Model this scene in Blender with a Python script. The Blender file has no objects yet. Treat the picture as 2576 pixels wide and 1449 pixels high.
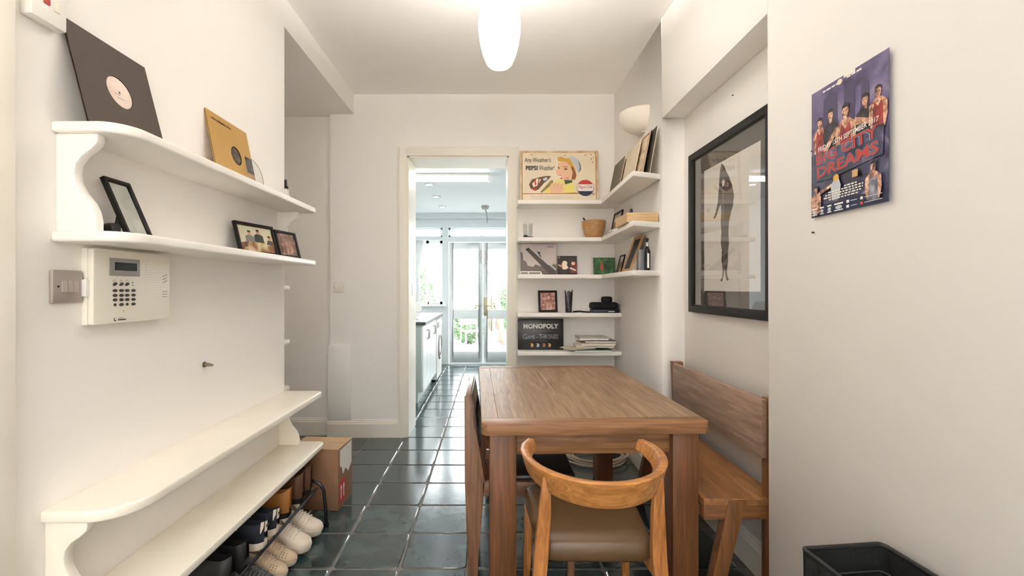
import bpy, bmesh, math, random
from mathutils import Vector, Matrix
random.seed(7)
PI = math.pi
SC = bpy.context.scene
COL = SC.collection

# ------------------------------------------------------------------ camera
EYE = 1.30            # camera height (m)
FOC = 1171.0          # focal length in pixels of the 2576x1449 frame
cam_d = bpy.data.cameras.new('camera')
cam = bpy.data.objects.new('camera', cam_d)
COL.objects.link(cam)
cam.location = (0, 0, EYE)
cam.rotation_euler = (PI / 2, 0, 0)
cam_d.sensor_width = 36
cam_d.lens = FOC / 2576 * 36
cam_d.shift_x = 51 / 2576
cam_d.clip_start = 0.02
SC.camera = cam

# ------------------------------------------------------------------ world and exposure
SKY = 14.0
world = bpy.data.worlds.new('overcast_sky')
SC.world = world
world.use_nodes = True
bg = world.node_tree.nodes['Background']
bg.inputs[0].default_value = (0.95, 0.97, 1.0, 1)
bg.inputs[1].default_value = SKY
SC.view_settings.view_transform = 'Standard'
SC.view_settings.look = 'None'
SC.view_settings.exposure = 0.57
SC.view_settings.gamma = 1
SC.view_settings.use_curve_mapping = False
SC.cycles.max_bounces = 14
SC.cycles.diffuse_bounces = 12
SC.cycles.glossy_bounces = 4
SC.cycles.transparent_max_bounces = 10
SC.cycles.use_adaptive_sampling = True
SC.cycles.adaptive_threshold = 0.03
SC.cycles.use_light_tree = False
SC.cycles.sample_clamp_indirect = 6
SC.cycles.caustics_reflective = False
SC.cycles.caustics_refractive = False

LAMP = 4.2           # emission of the pendant shade
UPLIGHT = 32.0        # added light thrown up from above that shade (W)
KLAMP = 18.0          # emission of the kitchen lamps


def at(u, v, y):
    """world point seen at photo pixel (u, v) when it stands y metres in front of the camera"""
    return Vector(((u - 1237) * y / FOC, y, EYE - (v - 725) * y / FOC))


# ------------------------------------------------------------------ materials
def lin(c):
    return tuple(((x / 255) / 12.92 if x / 255 <= 0.04045 else ((x / 255 + 0.055) / 1.055) ** 2.4) for x in c) + (1,)


MATS = {}


def mat(name, col, rough=0.5, metal=0.0, var=0.0, vscale=6.0, bump=0.0, bscale=60.0, spec=0.5, coat=0.0, emit=0.0, col2=None, trans=0.0):
    if name in MATS:
        return MATS[name]
    m = bpy.data.materials.new(name)
    m.use_nodes = True
    nt = m.node_tree
    p = nt.nodes['Principled BSDF']
    c = lin(col)
    p.inputs['Base Color'].default_value = c
    p.inputs['Roughness'].default_value = rough
    p.inputs['Metallic'].default_value = metal
    p.inputs['Specular IOR Level'].default_value = spec
    p.inputs['Coat Weight'].default_value = coat
    if emit:
        p.inputs['Emission Color'].default_value = c
        p.inputs['Emission Strength'].default_value = emit
    tc = nt.nodes.new('ShaderNodeTexCoord')
    if var or col2:
        n = nt.nodes.new('ShaderNodeTexNoise')
        n.inputs['Scale'].default_value = vscale
        n.inputs['Detail'].default_value = 5
        nt.links.new(tc.outputs['Object'], n.inputs['Vector'])
        mx = nt.nodes.new('ShaderNodeMix')
        mx.data_type = 'RGBA'
        mr = nt.nodes.new('ShaderNodeMapRange')
        mr.inputs[1].default_value = 0.35
        mr.inputs[2].default_value = 0.65
        nt.links.new(n.outputs['Fac'], mr.inputs[0])
        nt.links.new(mr.outputs[0], mx.inputs[0])
        mx.inputs[6].default_value = c
        mx.inputs[7].default_value = lin(col2) if col2 else tuple(x * (1 - var) for x in c[:3]) + (1,)
        nt.links.new(mx.outputs[2], p.inputs['Base Color'])
    if bump:
        n2 = nt.nodes.new('ShaderNodeTexNoise')
        n2.inputs['Scale'].default_value = bscale
        n2.inputs['Detail'].default_value = 4
        nt.links.new(tc.outputs['Object'], n2.inputs['Vector'])
        b = nt.nodes.new('ShaderNodeBump')
        b.inputs['Strength'].default_value = bump
        b.inputs['Distance'].default_value = 0.004
        nt.links.new(n2.outputs['Fac'], b.inputs['Height'])
        nt.links.new(b.outputs[0], p.inputs['Normal'])
    MATS[name] = m
    return m


def wood(name, dark, light, axis='X', rough=0.42, scale=1.0, planks=0.0):
    """oak grain running along one local axis"""
    if name in MATS:
        return MATS[name]
    m = bpy.data.materials.new(name)
    m.use_nodes = True
    nt = m.node_tree
    p = nt.nodes['Principled BSDF']
    tc = nt.nodes.new('ShaderNodeTexCoord')
    mp = nt.nodes.new('ShaderNodeMapping')
    s = [20 * scale] * 3
    s['XYZ'.index(axis)] = 1.3 * scale
    mp.inputs['Scale'].default_value = s
    nt.links.new(tc.outputs['Object'], mp.inputs[0])
    n = nt.nodes.new('ShaderNodeTexNoise')
    n.inputs['Scale'].default_value = 2.6
    n.inputs['Detail'].default_value = 6
    n.inputs['Distortion'].default_value = 0.9
    nt.links.new(mp.outputs[0], n.inputs['Vector'])
    mp2 = nt.nodes.new('ShaderNodeMapping')
    s2 = [130 * scale] * 3
    s2['XYZ'.index(axis)] = 5 * scale
    mp2.inputs['Scale'].default_value = s2
    nt.links.new(tc.outputs['Object'], mp2.inputs[0])
    n2 = nt.nodes.new('ShaderNodeTexNoise')
    n2.inputs['Scale'].default_value = 1.5
    n2.inputs['Detail'].default_value = 3
    nt.links.new(mp2.outputs[0], n2.inputs['Vector'])
    ramp = nt.nodes.new('ShaderNodeValToRGB')
    ramp.color_ramp.elements[0].position = 0.28
    ramp.color_ramp.elements[0].color = lin(dark)
    ramp.color_ramp.elements[1].position = 0.70
    ramp.color_ramp.elements[1].color = lin(light)
    nt.links.new(n.outputs['Fac'], ramp.inputs[0])
    mx = nt.nodes.new('ShaderNodeMix')
    mx.data_type = 'RGBA'
    mx.blend_type = 'MULTIPLY'
    mr = nt.nodes.new('ShaderNodeMapRange')
    mr.inputs[1].default_value = 0.3
    mr.inputs[2].default_value = 0.7
    mr.inputs[3].default_value = 0.72
    mr.inputs[4].default_value = 1.1
    nt.links.new(n2.outputs['Fac'], mr.inputs[0])
    mx.inputs[0].default_value = 0.75
    nt.links.new(ramp.outputs[0], mx.inputs[6])
    nt.links.new(mr.outputs[0], mx.inputs[7])
    nt.links.new(mx.outputs[2], p.inputs['Base Color'])
    p.inputs['Roughness'].default_value = rough
    b = nt.nodes.new('ShaderNodeBump')
    b.inputs['Strength'].default_value = 0.18
    b.inputs['Distance'].default_value = 0.002
    nt.links.new(n2.outputs['Fac'], b.inputs['Height'])
    nt.links.new(b.outputs[0], p.inputs['Normal'])
    MATS[name] = m
    return m


def photo(name, cols, scale=30.0, kind='voronoi', rough=0.35):
    """printed photograph: patches of a few colours"""
    if name in MATS:
        return MATS[name]
    m = bpy.data.materials.new(name)
    m.use_nodes = True
    nt = m.node_tree
    p = nt.nodes['Principled BSDF']
    tc = nt.nodes.new('ShaderNodeTexCoord')
    n = nt.nodes.new('ShaderNodeTexNoise')
    n.inputs['Scale'].default_value = scale
    n.inputs['Detail'].default_value = 3
    n.inputs['Distortion'].default_value = 0.6
    nt.links.new(tc.outputs['Object'], n.inputs['Vector'])
    r = nt.nodes.new('ShaderNodeValToRGB')
    r.color_ramp.interpolation = 'LINEAR'
    e = r.color_ramp.elements
    e[0].position = 0.3
    e[0].color = lin(cols[0])
    e[1].position = 0.72
    e[1].color = lin(cols[-1])
    for i, c in enumerate(cols[1:-1]):
        k = e.new(0.3 + 0.42 * (i + 1) / (len(cols) - 1))
        k.color = lin(c)
    nt.links.new(n.outputs['Fac'], r.inputs[0])
    nt.links.new(r.outputs[0], p.inputs['Base Color'])
    p.inputs['Roughness'].default_value = rough
    MATS[name] = m
    return m


def pane_glass(name, tint=(1, 1, 1), refl=1.0, rough=0.0):
    if name in MATS:
        return MATS[name]
    m = bpy.data.materials.new(name)
    m.use_nodes = True
    nt = m.node_tree
    nt.nodes.remove(nt.nodes['Principled BSDF'])
    out = nt.nodes['Material Output']
    t = nt.nodes.new('ShaderNodeBsdfTransparent')
    t.inputs[0].default_value = tint + (1,)
    g = nt.nodes.new('ShaderNodeBsdfGlossy')
    g.inputs['Roughness'].default_value = rough
    fr = nt.nodes.new('ShaderNodeFresnel')
    geo = nt.nodes.new('ShaderNodeNewGeometry')
    ior = nt.nodes.new('ShaderNodeMapRange')       # same reflectance from both sides of the pane
    ior.inputs[3].default_value = 1.5
    ior.inputs[4].default_value = 1 / 1.5
    nt.links.new(geo.outputs['Backfacing'], ior.inputs[0])
    nt.links.new(ior.outputs[0], fr.inputs[0])
    mul = nt.nodes.new('ShaderNodeMath')
    mul.operation = 'MULTIPLY'
    mul.inputs[1].default_value = refl
    mul.use_clamp = True
    mx = nt.nodes.new('ShaderNodeMixShader')
    nt.links.new(fr.outputs[0], mul.inputs[0])
    nt.links.new(mul.outputs[0], mx.inputs[0])
    nt.links.new(t.outputs[0], mx.inputs[1])
    nt.links.new(g.outputs[0], mx.inputs[2])
    nt.links.new(mx.outputs[0], out.inputs[0])
    MATS[name] = m
    return m


def tile_material():
    m = bpy.data.materials.new('slate_green_tile')
    m.use_nodes = True
    nt = m.node_tree
    p = nt.nodes['Principled BSDF']
    tc = nt.nodes.new('ShaderNodeTexCoord')
    oi = nt.nodes.new('ShaderNodeObjectInfo')
    add = nt.nodes.new('ShaderNodeVectorMath')
    add.operation = 'ADD'
    sc = nt.nodes.new('ShaderNodeVectorMath')
    sc.operation = 'SCALE'
    sc.inputs[0].default_value = (37, 19, 11)
    nt.links.new(oi.outputs['Random'], sc.inputs['Scale'])
    nt.links.new(tc.outputs['Object'], add.inputs[0])
    nt.links.new(sc.outputs[0], add.inputs[1])
    n = nt.nodes.new('ShaderNodeTexNoise')
    n.inputs['Scale'].default_value = 7
    n.inputs['Detail'].default_value = 6
    nt.links.new(add.outputs[0], n.inputs['Vector'])
    r = nt.nodes.new('ShaderNodeValToRGB')
    r.color_ramp.elements[0].position = 0.22
    r.color_ramp.elements[0].color = lin((30, 41, 44))
    r.color_ramp.elements[1].position = 0.80
    r.color_ramp.elements[1].color = lin((66, 86, 88))
    nt.links.new(n.outputs['Fac'], r.inputs[0])
    hs = nt.nodes.new('ShaderNodeHueSaturation')
    mr = nt.nodes.new('ShaderNodeMapRange')
    mr.inputs[3].default_value = 0.75
    mr.inputs[4].default_value = 1.2
    nt.links.new(oi.outputs['Random'], mr.inputs[0])
    nt.links.new(mr.outputs[0], hs.inputs['Value'])
    nt.links.new(r.outputs[0], hs.inputs['Color'])
    nt.links.new(hs.outputs[0], p.inputs['Base Color'])
    mr2 = nt.nodes.new('ShaderNodeMapRange')
    mr2.inputs[3].default_value = 0.13
    mr2.inputs[4].default_value = 0.20
    nt.links.new(n.outputs['Fac'], mr2.inputs[0])
    nt.links.new(mr2.outputs[0], p.inputs['Roughness'])
    n2 = nt.nodes.new('ShaderNodeTexNoise')
    n2.inputs['Scale'].default_value = 22
    n2.inputs['Detail'].default_value = 5
    nt.links.new(add.outputs[0], n2.inputs['Vector'])
    b = nt.nodes.new('ShaderNodeBump')
    b.inputs['Strength'].default_value = 0.09
    b.inputs['Distance'].default_value = 0.004
    nt.links.new(n2.outputs['Fac'], b.inputs['Height'])
    nt.links.new(b.outputs[0], p.inputs['Normal'])
    p.inputs['Specular IOR Level'].default_value = 0.95
    MATS['tile'] = m
    return m


WALL = mat('cream_white_wall_paint', (243, 240, 237), 0.75)
CEIL = mat('white_ceiling_paint', (252, 250, 248), 0.8, var=0.02, vscale=1.2)
TRIM = mat('satin_white_woodwork', (240, 234, 224), 0.38, var=0.03, vscale=3)
SHELFW = mat('painted_white_shelf', (248, 244, 239), 0.33, var=0.05, vscale=5)
BENCHW = mat('worn_cream_painted_wood', (248, 241, 229), 0.36, var=0.05, vscale=4)
KWALL = mat('kitchen_white_paint', (240, 242, 242), 0.7)
KGREY = mat('kitchen_cool_grey_paint', (214, 218, 219), 0.6)
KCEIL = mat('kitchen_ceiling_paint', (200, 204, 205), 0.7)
TILE = tile_material()
GROUT = mat('grey_grout', (128, 122, 118), 0.8, var=0.35, vscale=14, bump=0.4, bscale=60)
BLACK = mat('black_plastic', (18, 18, 19), 0.4)
BLACKM = mat('black_painted_metal', (22, 23, 27), 0.3, metal=0.3)
BLACKF = mat('black_frame_wood', (24, 22, 21), 0.5, spec=0.25)
BLACKC = mat('black_cloth', (14, 14, 15), 0.9, bump=0.3, bscale=120)
WHITEP = mat('white_plastic', (238, 236, 232), 0.35)
CREAMP = mat('cream_plastic', (236, 230, 218), 0.4)
GREYP = mat('grey_plastic', (150, 145, 142), 0.45)
STEEL = mat('brushed_steel', (176, 166, 162), 0.45, metal=0.5, bump=0.05, bscale=200)
CHROME = mat('polished_chrome', (205, 205, 205), 0.15, metal=1)
BRASS = mat('brass', (168, 156, 128), 0.4, metal=0.7)
PAPER = mat('white_paper', (240, 236, 230), 0.6)
GLASS = pane_glass('window_glass', (0.97, 0.99, 0.98), 1.0)
PICGLASS = pane_glass('picture_glass', (0.97, 0.97, 0.97), 1.3)
CLEAR = pane_glass('clear_glass', (0.93, 0.94, 0.94), 1.5)


# ------------------------------------------------------------------ mesh helpers
class MB:
    def __init__(self):
        self.v, self.f, self.mi = [], [], []

    def add(self, vs, fs, mi=0):
        o = len(self.v)
        self.v += [tuple(p) for p in vs]
        for f in fs:
            self.f.append([i + o for i in f])
            self.mi.append(mi)
        return self

    def box(self, x0, x1, y0, y1, z0, z1, mi=0):
        vs = [(x, y, z) for z in (z0, z1) for y in (y0, y1) for x in (x0, x1)]
        return self.add(vs, [(0, 2, 3, 1), (4, 5, 7, 6), (0, 1, 5, 4), (2, 6, 7, 3), (0, 4, 6, 2), (1, 3, 7, 5)], mi)

    def prism(self, pts, axis, a0, a1, mi=0):
        n = len(pts)

        def P(p, a):
            return {'z': (p[0], p[1], a), 'x': (a, p[0], p[1]), 'y': (p[0], a, p[1])}[axis]
        vs = [P(p, a0) for p in pts] + [P(p, a1) for p in pts]
        fs = [tuple(range(n - 1, -1, -1)), tuple(range(n, 2 * n))]
        fs += [(i, (i + 1) % n, n + (i + 1) % n, n + i) for i in range(n)]
        return self.add(vs, fs, mi)

    def loft(self, rings, cap=True, close=False, ring_closed=True, mi=0):
        n = len(rings[0])
        vs = [p for r in rings for p in r]
        fs = []
        m = len(rings)
        for j in range(m if close else m - 1):
            k = (j + 1) % m
            for i in range(n if ring_closed else n - 1):
                i2 = (i + 1) % n
                fs.append((j * n + i, j * n + i2, k * n + i2, k * n + i))
        if cap and not close and ring_closed:
            fs.append(tuple(range(n - 1, -1, -1)))
            fs.append(tuple((m - 1) * n + i for i in range(n)))
        return self.add(vs, fs, mi)

    def tube(self, path, r, n=8, closed=False, mi=0):
        path = [Vector(p) for p in path]
        m = len(path)
        rings = []
        prev = None
        for i, p in enumerate(path):
            if closed:
                t = path[(i + 1) % m] - path[i - 1]
            else:
                t = path[min(i + 1, m - 1)] - path[max(i - 1, 0)]
            t.normalize()
            if prev is None:
                a = Vector((0, 0, 1)) if abs(t.z) < 0.9 else Vector((1, 0, 0))
                prev = t.cross(a).normalized()
            prev = (prev - t * prev.dot(t)).normalized()
            b = t.cross(prev)
            rr = r[i] if isinstance(r, (list, tuple)) else r
            rings.append([p + (prev * math.cos(2 * PI * k / n) + b * math.sin(2 * PI * k / n)) * rr for k in range(n)])
        return self.loft(rings, close=closed, mi=mi)

    def lathe(self, prof, n=24, c=(0, 0, 0), mi=0, cap=True):
        rings = [[(c[0] + r * math.cos(2 * PI * k / n), c[1] + r * math.sin(2 * PI * k / n), c[2] + z) for k in range(n)] for r, z in prof]
        return self.loft(rings, cap=cap, mi=mi)

    def bar(self, a, b, w, d, up=(0, 0, 1), mi=0, w2=None, d2=None):
        """square bar from a to b"""
        a, b = Vector(a), Vector(b)
        t = (b - a).normalized()
        s = t.cross(Vector(up)).normalized()
        q = s.cross(t)
        rings = []
        for p, ww, dd in ((a, w, d), (b, w2 or w, d2 or d)):
            rings.append([p + s * (i * ww / 2) + q * (j * dd / 2) for i, j in ((-1, -1), (1, -1), (1, 1), (-1, 1))])
        return self.loft(rings, mi=mi)

    def mesh(self, name, mats, bevel=0.0, seg=2, smooth=False, angle=40):
        bm = bmesh.new()
        vs = [bm.verts.new(p) for p in self.v]
        for f, mi in zip(self.f, self.mi):
            try:
                fc = bm.faces.new([vs[i] for i in f])
                fc.material_index = mi
            except ValueError:
                pass
        bmesh.ops.remove_doubles(bm, verts=bm.verts, dist=1e-6)
        bmesh.ops.recalc_face_normals(bm, faces=bm.faces)
        if bevel:
            es = [e for e in bm.edges if len(e.link_faces) == 2 and e.calc_face_angle(0) > math.radians(35)]
            bmesh.ops.bevel(bm, geom=es, offset=bevel, segments=seg, profile=0.5, affect='EDGES', clamp_overlap=True)
        me = bpy.data.meshes.new(name)
        bm.to_mesh(me)
        bm.free()
        for m in (mats if isinstance(mats, (list, tuple)) else [mats]):
            me.materials.append(m)
        if smooth or bevel:
            for p in me.polygons:
                p.use_smooth = True
            me.set_sharp_from_angle(angle=math.radians(angle))
        return me

    def build(self, name, mats, parent=None, bevel=0.0, seg=2, smooth=False, angle=40):
        o = bpy.data.objects.new(name, self.mesh(name, mats, bevel, seg, smooth, angle))
        COL.objects.link(o)
        if parent is not None:
            o.parent = parent
        return o


def tag(o, label, cat, group=None):
    o['label'] = label
    o['category'] = cat
    if group:
        o['group'] = group
    return o


def thing(name, label, cat, loc=(0, 0, 0), rz=0.0, tilt=0.0, group=None, roll=0.0):
    o = bpy.data.objects.new(name, None)
    COL.objects.link(o)
    o.empty_display_size = 0.05
    o.location = loc
    o.rotation_euler = (tilt, roll, rz)
    return tag(o, label, cat, group)


def struct(o):
    o['kind'] = 'structure'
    return o


def copy_tree(o, parent=None):
    c = o.copy()
    COL.objects.link(c)
    c.parent = parent
    for ch in list(o.children):
        copy_tree(ch, c)
    return c


LEFT, RIGHT, BACK = PI / 2, -PI / 2, 0.0     # rotation of things that face out of each wall


def circle(cx, cy, rx, ry=None, n=24, a0=0, a1=2 * PI):
    ry = rx if ry is None else ry
    full = abs(a1 - a0 - 2 * PI) < 1e-6
    k = n if full else n + 1
    return [(cx + rx * math.cos(a0 + (a1 - a0) * i / n), cy + ry * math.sin(a0 + (a1 - a0) * i / n)) for i in range(k)]


def rrect(x0, x1, y0, y1, r, n=5):
    pts = []
    for cx, cy, a in ((x1 - r, y1 - r, 0), (x0 + r, y1 - r, PI / 2), (x0 + r, y0 + r, PI), (x1 - r, y0 + r, 1.5 * PI)):
        pts += [(cx + r * math.cos(a + PI / 2 * i / n), cy + r * math.sin(a + PI / 2 * i / n)) for i in range(n + 1)]
    return pts


class Print:
    """flat print on a sheet whose face is the local x-z plane at depth y (towards -y)"""

    def __init__(self, y, w=1.0, h=1.0, x0=0.0, z0=0.0, bow=None):
        self.y, self.w, self.h, self.x0, self.z0 = y, w, h, x0, z0
        self.mb, self.mats, self.layer, self.bow = MB(), [], 0, bow

    def mi(self, m):
        if m not in self.mats:
            self.mats.append(m)
        return self.mats.index(m)

    def pt(self, s, t):
        x, z = self.x0 + s * self.w, self.z0 + t * self.h
        y = self.y - 0.0004 - 0.00025 * self.layer
        if self.bow:
            y += self.bow(s, t)
        return (x, y, z)

    def poly(self, pts, m):
        self.layer += 0.25
        self.mb.add([self.pt(*p) for p in pts], [tuple(range(len(pts)))], self.mi(m))
        return self

    def rect(self, s0, s1, t0, t1, m):
        return self.poly([(s0, t0), (s1, t0), (s1, t1), (s0, t1)], m)

    def ell(self, s, t, rs, rt, m, n=20, a0=0, a1=2 * PI):
        return self.poly(circle(s, t, rs, rt, n, a0, a1), m)

    def text(self, string, s, t, width, height, m, rot=0.0, shear=0.0, bold=0.0):
        """lettering fitted to width x height (fractions of the sheet), lower left corner at s, t"""
        cu = bpy.data.curves.new('lettering', 'FONT')
        cu.body = string
        cu.size = 1
        cu.resolution_u = 2
        cu.offset = bold
        cu.shear = shear
        ob = bpy.data.objects.new('lettering', cu)
        COL.objects.link(ob)
        dg = bpy.context.evaluated_depsgraph_get()
        me = bpy.data.meshes.new_from_object(ob.evaluated_get(dg))
        xs = [v.co.x for v in me.vertices]
        ys = [v.co.y for v in me.vertices]
        if xs:
            x0, x1, y0, y1 = min(xs), max(xs), min(ys), max(ys)
            self.layer += 0.25
            W, H = width * self.w, height * self.h
            ca, sa = math.cos(rot), math.sin(rot)
            vs = []
            for v in me.vertices:
                a = (v.co.x - x0) / (x1 - x0) * W
                b = (v.co.y - y0) / max(y1 - y0, 1e-6) * H
                vs.append(self.pt(s + (a * ca - b * sa) / self.w, t + (a * sa + b * ca) / self.h))
            self.mb.add(vs, [tuple(p.vertices) for p in me.polygons], self.mi(m))
        bpy.data.objects.remove(ob)
        bpy.data.curves.remove(cu)
        bpy.data.meshes.remove(me)
        return self

    def build(self, name, parent):
        me = bpy.data.meshes.new(name)
        me.from_pydata(self.mb.v, [], self.mb.f)
        for i, p in enumerate(me.polygons):
            p.material_index = self.mb.mi[i]
        for m in self.mats:
            me.materials.append(m)
        o = bpy.data.objects.new(name, me)
        COL.objects.link(o)
        o.parent = parent
        return o


def ink(name, col, rough=0.5):
    return mat('ink_' + name, col, rough)


INK = {k: ink(k, c) for k, c in dict(black=(24, 22, 22), white=(240, 236, 230), red=(186, 48, 40), darkred=(110, 30, 34), navy=(36, 40, 72), blue=(60, 74, 120), cream=(240, 226, 200),
                                     skin=(228, 184, 150), blond=(206, 160, 72), hair=(140, 84, 40), yellow=(230, 214, 120), brown=(96, 58, 36), grey=(130, 126, 124), pale=(196, 200, 208),
                                     dark=(52, 46, 46), tan=(190, 150, 100), purple=(84, 76, 120), smoke=(60, 54, 66), orange=(200, 110, 60), green=(44, 84, 52), mid=(110, 96, 92),
                                     rust=(150, 96, 50), pink=(220, 150, 140)).items()}

# ------------------------------------------------------------------ the room
XL, XR, YB, ZC = -1.203, 1.068, 4.06, 2.99      # left wall, right wall, back wall, ceiling
YK0, YK1, ZK = 4.43, 7.93, 2.55                 # kitchen front, back, ceiling
DX0, DX1, DZ = -0.735, 0.149, 2.451             # doorway
RY0, RY1, RZ, RX = 1.797, 2.922, 2.364, 1.21    # recess in the right wall
AY, AZ = 2.70, 2.815                            # side passage on the left: where it starts, its ceiling
REAR = -3.4

mb = MB()
mb.box(-2.4, XL, REAR, AY, 0, ZC)                       # solid stretch of wall
mb.box(-2.4, XL, AY, YB + 0.1, AZ, ZC)                        # beam above the passage
mb.box(-2.5, -2.3, AY, YB + 0.1, 0, AZ)                 # passage end
struct(mb.build('wall_left', WALL))
mb = MB()
mb.box(-1.41, DX0, YB, YK0, 0, ZC)
mb.box(-2.4, -1.41, YB + 0.06, YK0, 0, ZC)
mb.box(DX1, 1.4, YB, YK0, 0, ZC)
mb.box(DX0, DX1, YB, YK0, DZ, ZC)
struct(mb.build('wall_back', WALL))
mb = MB()
mb.box(XR, 1.4, REAR, RY0, 0, ZC)
mb.box(XR, 1.4, RY1, YB, 0, ZC)
mb.box(RX, 1.4, RY0, RY1, 0, ZC)
mb.box(XR, RX, RY0, RY1, RZ, ZC)
struct(mb.build('wall_right', WALL, bevel=0.006, seg=2))
SX0, SX1, SY0, SY1 = -0.95, 0.8, -3.2, -1.9               # unseen roof light added behind the camera to brighten the ceiling
cm = MB().box(-2.4, 1.4, SY1, YB, ZC, ZC + 0.1).box(-2.4, 1.4, REAR, SY0, ZC, ZC + 0.1).box(-2.4, SX0, SY0, SY1, ZC, ZC + 0.1).box(SX1, 1.4, SY0, SY1, ZC, ZC + 0.1)
struct(cm.build('ceiling', CEIL))
mb = MB()
WX0, WX1, WZ0, WZ1 = -0.5, 0.4, 0.9, 1.75            # unseen window added behind the camera for fill light
mb.box(-2.4, WX0, REAR - 0.2, REAR, 0, ZC)
mb.box(WX1, 1.4, REAR - 0.2, REAR, 0, ZC)
mb.box(WX0, WX1, REAR - 0.2, REAR, 0, WZ0)
mb.box(WX0, WX1, REAR - 0.2, REAR, WZ1, ZC)
struct(mb.build('wall_rear', WALL))


def window(name, x0, x1, z0, z1, y, cols, bars_z=(), fw=0.05, d=0.05, m=TRIM):
    f = MB()
    f.box(x0, x0 + fw, y - d, y, z0, z1).box(x1 - fw, x1, y - d, y, z0, z1)
    f.box(x0, x1, y - d, y, z0, z0 + fw).box(x0, x1, y - d, y, z1 - fw, z1)
    for c in cols:
        f.box(c - fw / 2, c + fw / 2, y - d, y, z0, z1)
    for c in bars_z:
        f.box(x0, x1, y - d, y, c - fw / 2, c + fw / 2)
    o = struct(f.build(name, m))
    xs = [x0] + list(cols) + [x1]
    zs = [z0] + list(bars_z) + [z1]
    for i in range(len(xs) - 1):
        for j in range(len(zs) - 1):
            MB().box(xs[i] + fw * 0.4, xs[i + 1] - fw * 0.4, y - d / 2 - 0.003, y - d / 2 + 0.003, zs[j] + fw * 0.4, zs[j + 1] - fw * 0.4).build('pane', GLASS, o)
    return o


w7 = MB()
for x in (SX0, (SX0 + SX1) / 2 - 0.025, SX1 - 0.05):
    w7.box(x, x + 0.05, SY0, SY1, ZC + 0.02, ZC + 0.08)
for y in (SY0, SY1 - 0.05):
    w7.box(SX0, SX1, y, y + 0.05, ZC + 0.02, ZC + 0.08)
w7 = struct(w7.build('window_added_roof', TRIM))
for x in (SX0, (SX0 + SX1) / 2):
    MB().box(x + 0.01, x + (SX1 - SX0) / 2 - 0.01, SY0 + 0.01, SY1 - 0.01, ZC + 0.047, ZC + 0.053).build('pane', GLASS, w7)
window('window_added_rear', WX0, WX1, WZ0, WZ1, REAR - 0.08, [-0.05], [])

# --- floor: grout bed and one object for each tile
fl = MB()
fl.box(-2.4, 1.4, -0.62, YK0, -0.08, -0.004)
fl.box(-1.5, 1.4, YK0, YK1 + 0.2, -0.08, -0.004)
floor = struct(fl.build('floor', GROUT))
struct(MB().box(-2.4, 1.4, REAR, -0.62, -0.08, 0.004).build('floor_bounce', mat('pale_bounce_carpet', (232, 224, 212), 0.95, var=0.05, vscale=20, bump=0.3, bscale=200)))  # unseen pale carpet added to bounce daylight up to the ceiling
TS = 0.3155
tile_meshes = []
for k in range(7):
    rr = random.Random(40 + k)
    h = TS / 2 - 0.0055
    out = []
    c = 0.016
    for (sx, sy) in ((1, 1), (-1, 1), (-1, -1), (1, -1)):
        ring = [(sx * h, sy * (h - c)), (sx * (h - c * 0.3), sy * (h - c * 0.3)), (sx * (h - c), sy * h)]
        if sx * sy < 0:
            ring.reverse()
        out += [(x + rr.uniform(-.0022, .0022), y + rr.uniform(-.0022, .0022)) for x, y in ring]
    t = MB()
    lo = [(x, y, -0.01) for x, y in out]
    mid = [(x, y, -0.0035) for x, y in out]
    up = [(x * 0.968, y * 0.968, 0.0) for x, y in out]
    t.loft([lo, mid, up], cap=False)
    n = len(out)
    t.add(up, [tuple(range(n))])
    tile_meshes.append(t.mesh('floor_tile', TILE, smooth=True, angle=25))
ix0, iy0 = -0.745, 2.157
for i in range(-6, 8):
    for j in range(-9, 19):
        cx, cy = ix0 + (i + 0.5) * TS, iy0 + (j + 0.5) * TS
        if cy > YK1 + 0.1 or cy < REAR or cx > 1.3:
            continue
        if cy < AY - 0.1 and cx < XL - 0.1:
            continue
        if cy < -0.5:
            continue
        if cx < -2.4 or (cy > YK0 - 0.2 and cx < -1.45):
            continue
        o = bpy.data.objects.new('floor_tile', random.choice(tile_meshes))
        COL.objects.link(o)
        o.location = (cx + random.uniform(-.001, .001), cy + random.uniform(-.001, .001), random.uniform(-0.0012, 0.0))
        o.rotation_euler = (random.uniform(-.002, .002), random.uniform(-.002, .002), random.choice((0, 1, 2, 3)) * PI / 2 + random.uniform(-.004, .004))
        o.parent = floor

# --- baseboards
SKP = [(0, 0), (0.02, 0), (0.02, 0.118), (0.015, 0.127), (0.015, 0.134), (0.009, 0.142), (0.006, 0.152), (0, 0.155)]


def skirting(name, segs):
    """segs: (axis, a0, a1, wall coordinate, outward sign)"""
    m = MB()
    for ax, a0, a1, w, sg in segs:
        m.prism([(w + sg * d, z) for d, z in SKP], 'y' if ax == 'y' else 'x', a0, a1)
    return struct(m.build(name, TRIM, smooth=True, angle=20))


skirting('baseboard_back', [('x', -1.43, DX0 - 0.078, YB, -1), ('x', -2.3, -1.43, YB + 0.06, -1), ('x', DX1 + 0.078, XR, YB, -1)])
skirting('baseboard_right', [('y', RY0, RY1, RX, -1), ('y', RY1, YB, XR, -1), ('y', REAR, RY0, XR, -1), ('x', XR, RX, RY1, -1)])
skirting('baseboard_left', [('y', REAR, 1.06, XL, 1), ('y', 1.16, AY, XL, 1)])

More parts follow.
